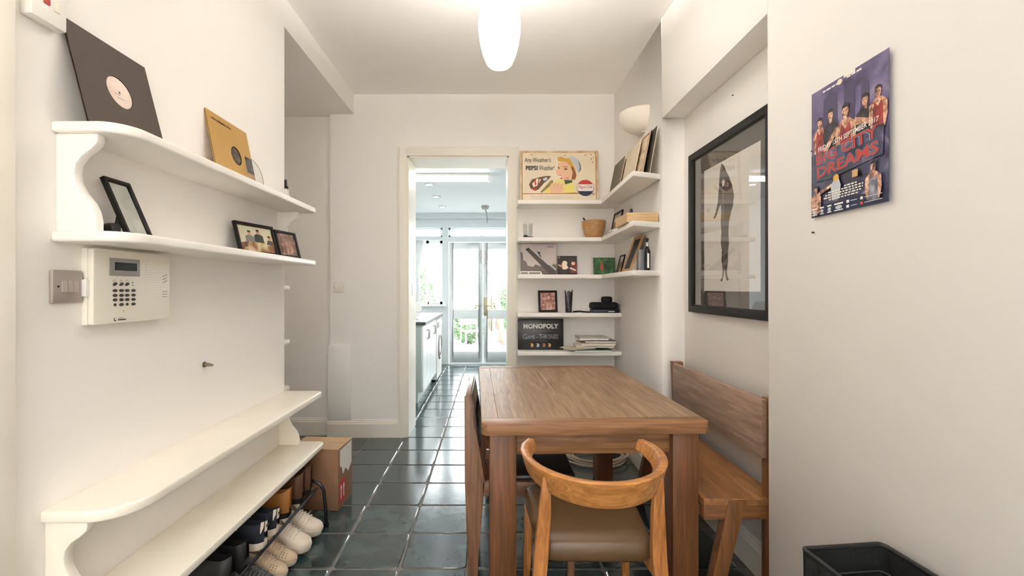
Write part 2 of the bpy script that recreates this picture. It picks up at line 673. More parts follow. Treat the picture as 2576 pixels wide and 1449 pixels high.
# --- door casing between dining room and kitchen
mb = MB()
prof = [(0, 0), (0.078, 0), (0.078, -0.022), (0.06, -0.026), (0.03, -0.018), (0.012, -0.014), (0, -0.014)]
for sx, x in ((-1, DX0), (1, DX1)):
    mb.prism([(x + sx * a, YB + b) for a, b in prof], 'z', 0, DZ + 0.07)
mb.prism([(YB + b, DZ + a) for a, b in prof], 'x', DX0 - 0.0, DX1 + 0.0)
casing = struct(mb.build('trim_1', TRIM, smooth=True, angle=25))
mb = MB()
mb.box(DX0, DX0 + 0.012, YB, YK0, 0, DZ).box(DX1 - 0.012, DX1, YB, YK0, 0, DZ).box(DX0, DX1, YB, YK0, DZ - 0.012, DZ)
mb.build('door_lining', TRIM, casing)
MB().box(DX0 + 0.012, DX0 + 0.015, 4.22, 4.25, 1.23, 1.33).build('strike_plate', STEEL, casing)

# --- casing of the door at the near end of the left wall
mb = MB()
mb.box(XL, XL + 0.022, 1.06, 1.158, 0, 2.2)
struct(mb.build('trim_2', TRIM, bevel=0.006))
# boxed-in pipe board and moulding strip in the side passage
struct(MB().box(-1.425, -1.225, YB - 0.016, YB, 0.15, 0.80).build('trim_3', WALL, bevel=0.004))

# ------------------------------------------------------------------ kitchen shell
mb = MB().box(-1.55, -1.40, YK0, YK1, 0, ZK + 0.1)
struct(mb.build('wall_kitchen_left', KWALL))
mb = MB().box(1.3, 1.45, YK0, 5.0, 0, ZK + 0.1).box(1.3, 1.45, 5.8, YK1, 0, ZK + 0.1).box(1.3, 1.45, 5.0, 5.8, 0, 1.2).box(1.3, 1.45, 5.0, 5.8, 1.9, ZK + 0.1)
struct(mb.build('wall_kitchen_right', KWALL))
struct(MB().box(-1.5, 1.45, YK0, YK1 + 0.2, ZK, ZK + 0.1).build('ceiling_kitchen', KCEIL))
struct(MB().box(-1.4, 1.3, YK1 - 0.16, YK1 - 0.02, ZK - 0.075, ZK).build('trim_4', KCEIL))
FD0, FD1 = -0.74, 0.44
mb = MB()
mb.box(-1.5, -1.36, YK1, YK1 + 0.16, 0, 2.33)
mb.box(-1.36, -0.84, YK1, YK1 + 0.16, 0, 1.02)
mb.box(-1.36, -0.84, YK1, YK1 + 0.16, 2.11, 2.17)
mb.box(-0.84, FD0, YK1, YK1 + 0.16, 0, 2.33)
mb.box(FD0, FD1, YK1, YK1 + 0.16, 2.09, 2.17)
mb.box(-1.5, 1.45, YK1, YK1 + 0.16, 2.33, ZK)
mb.box(FD1, 0.52, YK1, YK1 + 0.16, 0, 2.33)
mb.box(0.52, 1.20, YK1, YK1 + 0.16, 0, 1.02)
mb.box(0.52, 1.20, YK1, YK1 + 0.16, 2.11, 2.33)
mb.box(1.20, 1.45, YK1, YK1 + 0.16, 0, 2.33)
struct(mb.build('wall_kitchen_back', KGREY))
KW = mat('kitchen_white_woodwork', (238, 240, 240), 0.4)
w1 = window('window_1', -1.36, -0.84, 1.02, 2.11, YK1 + 0.10, [-1.10, ], [], 0.045, 0.05, KW)
MB().box(-1.42, -0.78, YK1 - 0.12, YK1 + 0.05, 0.99, 1.02).build('window_sill', KW, w1, bevel=0.004)
w6 = window('window_added_side', -0.4, 0.4, 1.2, 1.9, 0, [0.0], [], 0.05, 0.05, KW)     # unseen side window added to light the kitchen cabinets
w6.rotation_euler = (0, 0, RIGHT)
w6.location = (1.38, 5.4, 0)
window('window_2', -1.36, -0.84, 2.17, 2.33, YK1 + 0.10, [], [], 0.03, 0.04, KW)
window('window_4', FD0, FD1, 2.17, 2.33, YK1 + 0.10, [], [], 0.03, 0.04, KW)
window('window_5', 0.52, 1.20, 1.02, 2.11, YK1 + 0.10, [0.86], [], 0.045, 0.05, KW)


def french_door(name, x0, x1, hinge_left):
    y0, y1 = YK1 + 0.05, YK1 + 0.095
    st = 0.075
    m = MB()
    m.box(x0, x0 + st, y0, y1, 0.02, 2.08).box(x1 - st, x1, y0, y1, 0.02, 2.08)
    for z0, z1 in ((0.02, 0.21), (0.77, 0.93), (1.97, 2.08)):
        m.box(x0 + st, x1 - st, y0, y1, z0, z1)
    o = struct(m.build(name, KW, bevel=0.003))
    for z0, z1 in ((0.21, 0.77), (0.93, 1.97)):
        MB().box(x0 + st - 0.005, x1 - st + 0.005, y0 + 0.02, y0 + 0.026, z0 - 0.005, z1 + 0.005).build('pane', GLASS, o)
    hx = x1 - 0.035 if hinge_left else x0 + 0.04
    if not hinge_left:
        MB().box(hx - 0.032, hx + 0.032, y0 - 0.012, y0, 0.83, 1.14).build('handle_plate', BRASS, o, bevel=0.003)
    h = MB().tube([(hx, y0 - 0.012, 1.0), (hx, y0 - 0.05, 1.0)], 0.009)
    h.tube([(hx, y0 - 0.05, 1.0), (hx + (0.10 if not hinge_left else -0.1), y0 - 0.05, 1.0)], 0.009)
    h.build('handle', BRASS, o, smooth=True)
    MB().box(hx - 0.008, hx + 0.008, y0 - 0.012, y0, 1.72, 1.95).build('bolt', STEEL, o)
    return o


french_door('door_1', FD0 + 0.01, -0.155, True)
french_door('door_2', -0.145, FD1 - 0.01, False)
struct(MB().box(FD0, FD1, YK1 - 0.02, YK1 + 0.16, -0.01, 0.025).build('trim_5', KW, bevel=0.005))

# ------------------------------------------------------------------ lamps
# pendant over the table
t = thing('pendant_lamp', 'glowing white egg-shaped glass pendant lamp hanging from the ceiling', 'lamp', (0.035, 2.1, ZC))
zs = 2.30 - ZC
prof = [(0.046, 0.0), (0.058, 0.012), (0.074, 0.05), (0.086, 0.095), (0.0935, 0.145), (0.0955, 0.19), (0.092, 0.235), (0.082, 0.285), (0.066, 0.33), (0.046, 0.362), (0.03, 0.375)]
OPAL = mat('glowing_opal_glass', (255, 243, 228), 0.3, emit=LAMP)
MB().lathe([(r, zs + z) for r, z in prof], 40, cap=True).build('shade', OPAL, t, smooth=True, angle=60)
MB().lathe([(0.018, zs + 0.30), (0.02, zs + 0.36), (0.008, zs + 0.38)], 16).build('lamp_holder', WHITEP, t, smooth=True)
MB().tube([(0, 0, zs + 0.37), (0, 0, -0.02)], 0.0035, 6).build('cord', WHITEP, t)
MB().lathe([(0.05, 0), (0.05, -0.012), (0.035, -0.03), (0.006, -0.035)], 24).build('ceiling_rose', WHITEP, t, smooth=True)

ld = bpy.data.lights.new('added_uplight', 'SPOT')          # added spot above the shade, brightens the ceiling
ld.energy = UPLIGHT
ld.color = (1.0, 0.95, 0.88)
ld.spot_size = math.radians(172)
ld.spot_blend = 0.2
ld.shadow_soft_size = 0.03
lo = bpy.data.objects.new('added_uplight', ld)
COL.objects.link(lo)
lo.parent = t
lo.location = (0, 0, zs + 0.40)
lo.rotation_euler = (PI, 0, 0)

# plaster wall light on the right wall
t = thing('wall_light', 'unlit white plaster half-bowl wall light high on the right wall', 'lamp', (XR, 3.30, 2.39), RIGHT)
rings = []
for a in range(0, 9):
    e = a / 8 * PI / 2
    r = math.sin(e) ** 0.85 if a else 0.04
    z = 0.145 * (1 - math.cos(e))
    rings.append([(0.155 * r * math.cos(PI + PI * k / 16), 0.165 * r * math.sin(PI + PI * k / 16) + 0.0, z) for k in range(17)])
inner = [[(x * 0.9, y * 0.9, z + 0.012) for x, y, z in r] for r in reversed(rings)]
MB().loft(rings + inner, cap=False, ring_closed=False).build('bowl', mat('plaster_white', (238, 230, 218), 0.7), t, smooth=True, angle=50)
MB().prism([(-0.05, -0.0), (0.05, 0.0), (0.04, 0.09), (-0.04, 0.09)], 'y', -0.02, 0.0).build('wall_plate', TRIM, t)

# kitchen strip light, downlights, ceiling fitting
KL = mat('kitchen_lamp_glow', (250, 250, 248), 0.4, emit=KLAMP)
t = thing('strip_light', 'long white fluorescent strip light across the kitchen ceiling', 'lamp', (-0.44, 5.12, ZK))
MB().box(-0.62, 0.42, -0.06, 0.06, -0.03, 0).build('housing', WHITEP, t, bevel=0.004)
for s in (-1, 1):
    MB().tube([(-0.60, s * 0.032, -0.055), (0.40, s * 0.032, -0.055)], 0.016, 12).build('tube', KL, t, smooth=True)
    MB().box(-0.62 if s < 0 else 0.40, -0.60 if s < 0 else 0.42, -0.055, 0.055, -0.08, -0.03).build('end_cap', WHITEP, t, bevel=0.003)
for y, lb in ((5.61, 'nearest of three recessed downlights in the kitchen ceiling'), (6.36, 'middle one of three recessed downlights in the kitchen ceiling'), (7.14, 'farthest of three recessed downlights in the kitchen ceiling')):
    t = thing('downlight', lb, 'lamp', (-0.755, y, ZK), group='kitchen downlights')
    MB().lathe([(0.05, 0.0), (0.055, -0.006), (0.042, -0.008), (0.042, 0.0)], 20).build('rim', CHROME, t, smooth=True)
    MB().lathe([(0.04, -0.003), (0.03, -0.008), (0.001, -0.009)], 20).build('bulb', KL, t, smooth=True)
t = thing('ceiling_fitting', 'small grey ceiling rose with drooping cord near kitchen doors', 'light fitting', (-0.10, 7.1, ZK))
MB().lathe([(0.06, 0), (0.06, -0.02), (0.045, -0.05), (0.012, -0.055)], 20).build('rose', GREYP, t, smooth=True)
MB().tube([(0, 0, -0.05), (0.02, 0, -0.1), (0.03, 0, -0.2), (0.03, 0, -0.26)], 0.009).build('cord', GREYP, t, smooth=True)

# ------------------------------------------------------------------ left wall: shelf units
def board_outline(L, D, r1, r2):
    pts = [(0, 0), (0, -D + r1)]
    pts += [(r1 * 1.15 - r1 * 1.15 * math.cos(PI / 2 * i / 8), -D + r1 - r1 * math.sin(PI / 2 * i / 8)) for i in range(1, 9)]
    pts += [(L - r2 + r2 * math.sin(PI / 2 * i / 6), -D + r2 - r2 * math.cos(PI / 2 * i / 6)) for i in range(0, 7)]
    pts += [(L, 0)]
    return pts


def bracket_profile(H, s=1.0):
    p = [(0.112, 0), (0.112, 0.10), (0.107, 0.2), (0.094, 0.30), (0.072, 0.40), (0.057, 0.5), (0.052, 0.6), (0.056, 0.69), (0.072, 0.77), (0.098, 0.84), (0.112, 0.89), (0.116, 0.93), (0.116, 1.0)]
    return [(0, 0)] + [(-o * s, z * H) for o, z in p] + [(0, H)]


def shelf_unit(name, label, y0, L, z_low, z_top, th, D, m, r1, D2=None):
    """two boards on ogee brackets"""
    t = thing(name, label, 'shelf', (XL, y0, z_low), LEFT)
    H = z_top - z_low
    for z, d in ((0, D2 or D), (H, D)):
        MB().prism(board_outline(L, d, r1, 0.035), 'z', z - th, z).build('shelf_board', m, t, bevel=0.007, seg=3)
    for x in (0.015, L - 0.075):
        MB().prism(bracket_profile(H - th), 'x', x, x + 0.028).build('bracket', m, t, bevel=0.004)
    return t


shelf_unit('wall_shelf', 'white two-tier wall shelf with curved brackets above the alarm panel', 1.268, 1.41, 1.457, 1.757, 0.03, 0.20, SHELFW, 0.075)
shelf_unit('bench_shelf', 'low cream painted two-tier wall bench above the shoe rack', 1.236, 1.464, 0.413, 0.705, 0.032, 0.226, BENCHW, 0.11, 0.238)

# shelves fixed to the far side of that wall, seen end-on in the passage
for z, lb in ((1.872, 'topmost of the white passage shelves, holding the dropper bottle'), (1.315, 'short white passage shelf end at socket height beside the wall edge'),
              (0.985, 'white passage shelf end holding a small glass jar'), (0.700, 'lowest white passage shelf end, just behind the cream bench')):
    t = thing('passage_shelf', lb, 'shelf', (-1.235, AY, z), group='white shelves in the side passage')
    MB().prism([(0, 0), (0, 0.15), (-0.02, 0.175), (-0.8, 0.175), (-0.8, 0)], 'z', -0.026, 0).build('shelf_board', SHELFW, t, bevel=0.005)
    MB().prism([(0.0, 0), (0.12, -0.026), (0.0, -0.12)], 'x', -0.5, -0.48).build('bracket', SHELFW, t)

# dropper bottle and jar
t = thing('dropper_bottle', 'small white bottle with black dropper cap at end of top shelf', 'bottle', (-1.262, 2.85, 1.872))
MB().lathe([(0.016, 0), (0.018, 0.004), (0.018, 0.028), (0.009, 0.036), (0.009, 0.04)], 16).build('body', WHITEP, t, smooth=True)
MB().lathe([(0.016, 0.036), (0.016, 0.05), (0.008, 0.055), (0.0085, 0.085), (0.004, 0.092)], 16).build('cap', BLACK, t, smooth=True)
t = thing('glass_jar', 'small clear glass jar on passage shelf beside the wall edge', 'jar', (-1.275, 2.80, 0.985))
MB().lathe([(0.026, 0), (0.028, 0.004), (0.028, 0.06), (0.022, 0.07), (0.022, 0.075)], 18).build('body', CLEAR, t, smooth=True)
MB().lathe([(0.024, 0.075), (0.024, 0.09), (0.001, 0.092)], 18).build('lid', STEEL, t, smooth=True)
t = thing('white_box', 'small white carton on top passage shelf behind the dropper bottle', 'box', (-1.31, 2.79, 1.872))
MB().box(-0.05, 0.03, -0.03, 0.05, 0, 0.085).build('carton', PAPER, t, bevel=0.002)
MB().box(-0.05, 0.03, -0.031, 0.051, 0.08, 0.087).build('lid', WHITEP, t)


# ------------------------------------------------------------------ records and sleeves
def square_with_hole(w, h, cx, cz, r, y0, y1, n=32):
    """sleeve board with a round window"""
    m = MB()
    inner = circle(cx, cz, r, r, n)
    outer = []
    for i in range(n):
        a = 2 * PI * i / n
        c, s = math.cos(a), math.sin(a)
        k = 1e9
        if c > 1e-9: k = min(k, (w - cx) / c)
        if c < -1e-9: k = min(k, -cx / c)
        if s > 1e-9: k = min(k, (h - cz) / s)
        if s < -1e-9: k = min(k, -cz / s)
        outer.append((cx + c * k, cz + s * k))
    # square corners: snap the nearest outer points
    for qx, qz in ((0, 0), (w, 0), (0, h), (w, h)):
        j = min(range(n), key=lambda q: (outer[q][0] - qx) ** 2 + (outer[q][1] - qz) ** 2)
        outer[j] = (qx, qz)
    rings = [[(p[0], y, p[1]) for p in ring] for ring, y in ((outer, y0), (outer, y1), (inner, y1), (inner, y0))]
    m.loft(rings, cap=False, close=True)
    return m


VINYL = mat('black_vinyl', (16, 16, 16), 0.25)
BROWNCARD = mat('dark_brown_card', (66, 53, 43), 0.6, var=0.08, vscale=3)
GOLD = mat('ochre_gold_card', (176, 138, 74), 0.55, var=0.08, vscale=3)
LABELW = mat('pale_record_label', (226, 208, 196), 0.5, col2=(206, 176, 168), vscale=9)
LABELD = photo('dark_record_label', [(20, 18, 17), (60, 50, 40), (120, 100, 80)], 40)

W = 0.308
t = thing('record_sleeve', 'dark brown twelve-inch record sleeve with round window on left shelf', 'record', (-1.122, 1.30, 1.759), LEFT, -0.25)
square_with_hole(W, 0.312, W / 2, 0.156, 0.05, 0, 0.002).build('sleeve_front', BROWNCARD, t)
MB().box(0, W, 0.005, 0.007, 0, 0.312).build('sleeve_back', BROWNCARD, t)
d = MB().lathe([(0.149, 0), (0.149, 0.0015), (0.001, 0.0016)], 40).build('disc', VINYL, t)
d.rotation_euler = (PI / 2, 0, 0)
d.location = (W / 2, 0.0045, 0.156)
MB().prism(circle(W / 2, 0.156, 0.049, n=28), 'y', 0.0024, 0.0029).build('record_label', LABELW, t)
p = Print(0.0024, W, 0.312)
p.ell(0.5, 0.5, 0.012, 0.012, INK['black']).rect(0.45, 0.56, 0.435, 0.44, INK['grey']).rect(0.43, 0.50, 0.47, 0.475, INK['mid'])
p.build('label_print', t)

W = 0.325
t = thing('record_sleeve', 'ochre gold record sleeve with round window on the left shelf', 'record', (-1.138, 1.945, 1.759), LEFT, -0.20)
square_with_hole(W, 0.302, W * 0.57, 0.148, 0.043, 0, 0.002).build('sleeve_front', GOLD, t)
MB().box(0, W, 0.005, 0.007, 0, 0.302).build('sleeve_back', GOLD, t)
d = MB().lathe([(0.145, 0), (0.145, 0.0015), (0.001, 0.0016)], 40).build('disc', VINYL, t)
d.rotation_euler = (PI / 2, 0, 0)
d.location = (W / 2, 0.0045, 0.149)
MB().prism(circle(W * 0.57, 0.148, 0.036, n=24), 'y', 0.0024, 0.003).build('record_label', LABELD, t)
p = Print(0.0, W, 0.302)
x = 0.09
for k in range(22):           # a line of tiny unreadable lettering along the top
    w = random.choice((0.012, 0.016, 0.02))
    p.rect(x, x + w, 0.885, 0.885 + random.choice((0.02, 0.03, 0.035)), INK['brown'])
    x += w + 0.006
p.build('sleeve_lettering', t)
p = Print(0.0, W, 0.302)
p.rect(0.80, 0.998, 0.30, 0.56, INK['dark'])
p.ell(0.955, 0.38, 0.03, 0.03, INK['mid'])
p.build('dark_sticker', t)
t = thing('clear_disc', 'small clear disc leaning beside the gold record sleeve', 'record', (-1.125, 2.262, 1.757), LEFT, -0.18)
d = MB().lathe([(0.085, 0), (0.085, 0.001), (0.012, 0.001)], 40, cap=False).build('disc_body', CLEAR, t)
d.rotation_euler = (PI / 2, 0, 0)
d.location = (0.0, 0.012, 0.087)
rim = MB().tube([(0.085 * math.cos(a), 0, 0.085 * math.sin(a)) for a in [-0.6 + 2.2 * k / 20 for k in range(21)]], 0.0012, 6).build('dark_rim', BLACK, t)
rim.location = (0, 0.012, 0.087)


# ------------------------------------------------------------------ alarm panel and switches
t = thing('alarm_panel', 'cream alarm control panel with keypad under the left shelf', 'alarm panel', (XL, 1.363, 1.19), LEFT)
PW, PH = 0.322, 0.228
MB().box(0, PW, -0.018, 0, 0, PH).build('back_case', CREAMP, t, bevel=0.003)
MB().prism(rrect(0.0, PW, 0, PH, 0.008), 'y', -0.037, -0.019).build('front_case', CREAMP, t, bevel=0.003)
MB().box(-0.012, 0.004, -0.026, -0.006, 0.085, 0.135).build('side_latch', WHITEP, t, bevel=0.002)
s = MB().box(0.055, 0.178, -0.0395, -0.036, 0.148, 0.203).build('display_bezel', GREYP, t, bevel=0.002)
MB().box(0.074, 0.163, -0.0403, -0.039, 0.165, 0.190).build('display_screen', mat('lcd_dark_green', (38, 48, 50), 0.15), s)
KEY = mat('dark_rubber_key', (52, 44, 42), 0.55)
kx = (0.077, 0.102, 0.125, 0.151)
for r, z in enumerate((0.122, 0.102, 0.087, 0.073, 0.058)):
    for c, x in enumerate(kx):
        if r == 0 and c == 3:
            for dz in (-0.003, 0.006):
                MB().prism(circle(x - 0.003, z + dz, 0.0018, n=8), 'y', -0.0385, -0.036).build('indicator', KEY, t)
            continue
        w = 0.009 if not (r == 4 and c in (0, 2)) else 0.0055
        k = MB().prism(circle(0, 0, w, 0.0048, n=14), 'y', -0.002, 0.001).build('key', KEY, t, bevel=0.001, seg=1)
        k.location = (x, -0.0375, z)
        if r == 0:
            k.rotation_euler = (0, -0.35, 0)
for k in range(16):
    MB().box(0.205, PW - 0.006, -0.0382, -0.0365, 0.205 - k * 0.0085, 0.2065 - k * 0.0085).build('speaker_rib', CREAMP, t)
g = MB()
for r in range(3):
    for c in range(4):
        g.box(0.286 + c * 0.006, 0.29 + c * 0.006, -0.0386, -0.037, 0.15 - r * 0.011 + c * .002, 0.152 - r * 0.011 + c * .002)
        g.box(0.286 + c * 0.006, 0.29 + c * 0.006, -0.0386, -0.037, 0.096 - r * 0.009, 0.098 - r * 0.009)
g.build('sounder_slots', GREYP, t)
p = Print(-0.037, PW, PH)
for i, s in enumerate((0.235, 0.315, 0.388)):
    p.ell(s, 0.575, 0.016, 0.022, INK['grey']).ell(s, 0.575, 0.012, 0.016, mat('cream_plastic', (0, 0, 0)))
p.build('key_symbols', t)
p = Print(-0.037, PW, PH)
p.ell(0.242, 0.055, 0.018, 0.026, INK['black']).ell(0.246, 0.06, 0.012, 0.018, mat('cream_plastic', (0, 0, 0)))
p.build('logo_mark', t)
p = Print(-0.037, PW, PH)
p.rect(0.28, 0.34, 0.065, 0.075, INK['grey']).rect(0.275, 0.375, 0.038, 0.055, INK['dark']).rect(0.38, 0.5, 0.043, 0.046, INK['pale'])
p.build('logo_lettering', t)
p = Print(-0.037, PW, PH)
p.ell(0.345, 0.165, 0.006, 0.008, INK['mid'])
p.build('microphone_hole', t)

t = thing('light_switch', 'brushed metal triple light switch beside the alarm panel', 'switch', (XL, 1.263, 1.258), LEFT)
MB().box(0, 0.094, -0.012, 0, 0, 0.092).build('plate', STEEL, t, bevel=0.004)
for k in range(3):
    MB().prism([(-0.017, 0.03), (-0.012, 0.03), (-0.012, 0.062), (-0.0145, 0.062)], 'x', 0.026 + k * 0.0165, 0.0412 + k * 0.0165).build('rocker', mat('steel_rocker', (196, 186, 182), 0.35, metal=0.4), t)
MB().prism(circle(0.016, 0.046, 0.003, n=10), 'y', -0.0132, -0.011).build('screw', BLACK, t)

t = thing('switch_box', 'white surface box with red and white switches, top left corner', 'switch', (XL, 1.184, 2.0), LEFT)
MB().box(0, 0.098, -0.034, 0, 0, 0.10).build('case', WHITEP, t, bevel=0.005)
MB().box(0.03, 0.047, -0.037, -0.033, 0.045, 0.072).build('red_switch', mat('red_switch', (168, 58, 48), 0.3), t, bevel=0.001)
MB().box(0.060, 0.076, -0.037, -0.033, 0.040, 0.064).build('white_switch', CREAMP, t, bevel=0.001)
MB().prism(circle(0.052, 0.077, 0.002, n=8), 'y', -0.036, -0.033).build('screw', BLACK, t)

t = thing('wall_plug', 'small bronze screw stub sticking out of the bare left wall', 'screw', (XL, 1.947, 0.98), LEFT)
MB().tube([(0, 0.005, 0), (0.003, -0.015, -0.001), (0.006, -0.034, -0.004)], [0.008, 0.0075, 0.004], 10).build('shank', mat('bronze', (110, 96, 76), 0.4, metal=0.6), t, smooth=True)
MB().tube([(0, 0.004, 0), (0, -0.003, 0)], 0.012, 14).build('collar', mat('bronze', (0, 0, 0)), t, smooth=True)

t = thing('wall_socket', 'small cream double switch plate on passage pier left of doorway', 'socket', ((852 - 1237) * YB / FOC, YB, 1.307))
MB().box(-0.045, 0.045, -0.009, 0, -0.045, 0.045).build('plate', CREAMP, t, bevel=0.004)
for x in (-0.018, 0.018):
    MB().box(x - 0.009, x + 0.009, -0.0125, -0.008, -0.015, 0.015).build('rocker', WHITEP, t, bevel=0.001)
for x in (-0.036, 0.036):
    MB().prism(circle(x, 0, 0.003, n=8), 'y', -0.0105, -0.008).build('screw', BRASS, t)


# ------------------------------------------------------------------ photo frames
def picture_frame(name, label, loc, rz, tilt, w, h, bar, th, m, print_m, mount=0.0, easel=True, group=None, yaw=0.0, cat='picture frame', glass=True):
    t = thing(name, label, cat, (loc[0], loc[1], loc[2] + th * math.sin(-tilt) + 0.0005), rz + yaw, tilt, group)
    f = MB()
    rings = []
    for a, y in ((0, th), (0, 0.0), (bar * 0.85, 0.0), (bar, th * 0.35), (bar, th)):
        rings.append([(a, y, a), (w - a, y, a), (w - a, y, h - a), (a, y, h - a)])
    f.loft(rings, cap=False, close=True)
    f.build('frame', m, t)
    MB().box(bar * 0.8, w - bar * 0.8, th * 0.6, th * 0.8, bar * 0.8, h - bar * 0.8).build('backing', BLACKF if not mount else PAPER, t)
    b = bar + mount
    MB().box(b, w - b, th * 0.52, th * 0.6, b, h - b).build('picture', print_m, t)
    if glass:
        MB().box(bar * 0.95, w - bar * 0.95, th * 0.40, th * 0.46, bar * 0.95, h - bar * 0.95).build('glass', GLASS, t)
    if easel:
        L = h * 0.72
        # strut swings back from the rear of the frame to the surface it stands on
        a = -tilt
        ztop = h * 0.62
        foot_y = th + L * 0.42
        foot_z = foot_y * math.tan(a)
        MB().bar((w / 2, th, ztop), (w / 2, foot_y, foot_z + 0.003), w * 0.22, 0.004, up=(0, 1, 0)).build('strut', m, t)
    return t


PH_DOC = photo('certificate_print', [(200, 196, 196), (226, 222, 220), (240, 236, 232)], 14)
PH_A = photo('group_photo_print', [(60, 44, 40), (150, 90, 60), (214, 180, 120), (236, 220, 200)], 26)
PH_B = photo('crowd_photo_print', [(48, 36, 40), (120, 84, 80), (180, 120, 110), (220, 190, 176)], 40)
PH_C = photo('family_photo_print', [(70, 50, 46), (170, 110, 90), (226, 190, 170), (240, 228, 216)], 22)
PH_D = photo('pink_crowd_print', [(90, 50, 48), (170, 100, 94), (214, 160, 150), (236, 214, 200)], 45)
picture_frame('photo_frame', 'tall black photo frame tilted back near left end of lower shelf', (-1.098, 1.41, 1.457), LEFT, -0.40, 0.108, 0.192, 0.011, 0.014, BLACKF, PH_DOC, mount=0.008, yaw=0.04)
t = picture_frame('photo_frame', 'larger black landscape photo frame with seated group on lower shelf', (-1.128, 2.10, 1.457), LEFT, -0.28, 0.25, 0.153, 0.014, 0.014, BLACKF, PH_A, yaw=-0.25)
SKINB = ink('photo_skin', (196, 140, 110))
p = Print(0.007, 0.25, 0.153)
p.rect(0.08, 0.92, 0.11, 0.89, INK['cream'])
p.poly([(0.08, 0.11), (0.92, 0.11), (0.92, 0.36), (0.75, 0.42), (0.5, 0.46), (0.3, 0.42), (0.08, 0.34)], PH_A)
for s, tt, c in ((0.33, 0.60, 'grey'), (0.56, 0.66, 'dark'), (0.84, 0.5, 'smoke')):
    p.poly([(s - 0.12, 0.40), (s + 0.12, 0.40), (s + 0.115, tt - 0.04), (s + 0.04, tt + 0.02), (s - 0.04, tt + 0.02), (s - 0.115, tt - 0.04)] if s < 0.8 else [(0.74, 0.36), (0.92, 0.36), (0.92, 0.47), (0.86, 0.52), (0.78, 0.5)], INK[c]).ell(s, tt + 0.07, 0.042, 0.075, SKINB).ell(s, tt + 0.13, 0.044, 0.035, INK['black'])
p.build('photo_print', t)
picture_frame('photo_frame', 'smaller black landscape photo frame behind the larger one on lower shelf', (-1.068, 2.358, 1.457), LEFT, -0.26, 0.178, 0.142, 0.013, 0.013, BLACKF, PH_B, yaw=-0.18)
# grey camera lying behind the first frame
t = thing('pocket_camera', 'small grey and silver pocket camera lying behind tall black frame', 'camera', (-1.16, 1.372, 1.457), LEFT, 0, None)
MB().box(-0.045, 0.04, -0.02, 0.02, 0, 0.035).build('body', GREYP, t, bevel=0.006)
l = MB().lathe([(0.018, 0), (0.018, 0.02), (0.014, 0.028), (0.001, 0.028)], 18).build('lens', BLACK, t, smooth=True)
l.rotation_euler = (PI / 2, 0, 0)
l.location = (0.01, -0.02, 0.018)
MB().box(-0.046, -0.022, -0.0225, -0.019, 0.004, 0.031).build('grip', mat('silver_grey', (170, 168, 166), 0.35), t, bevel=0.001)


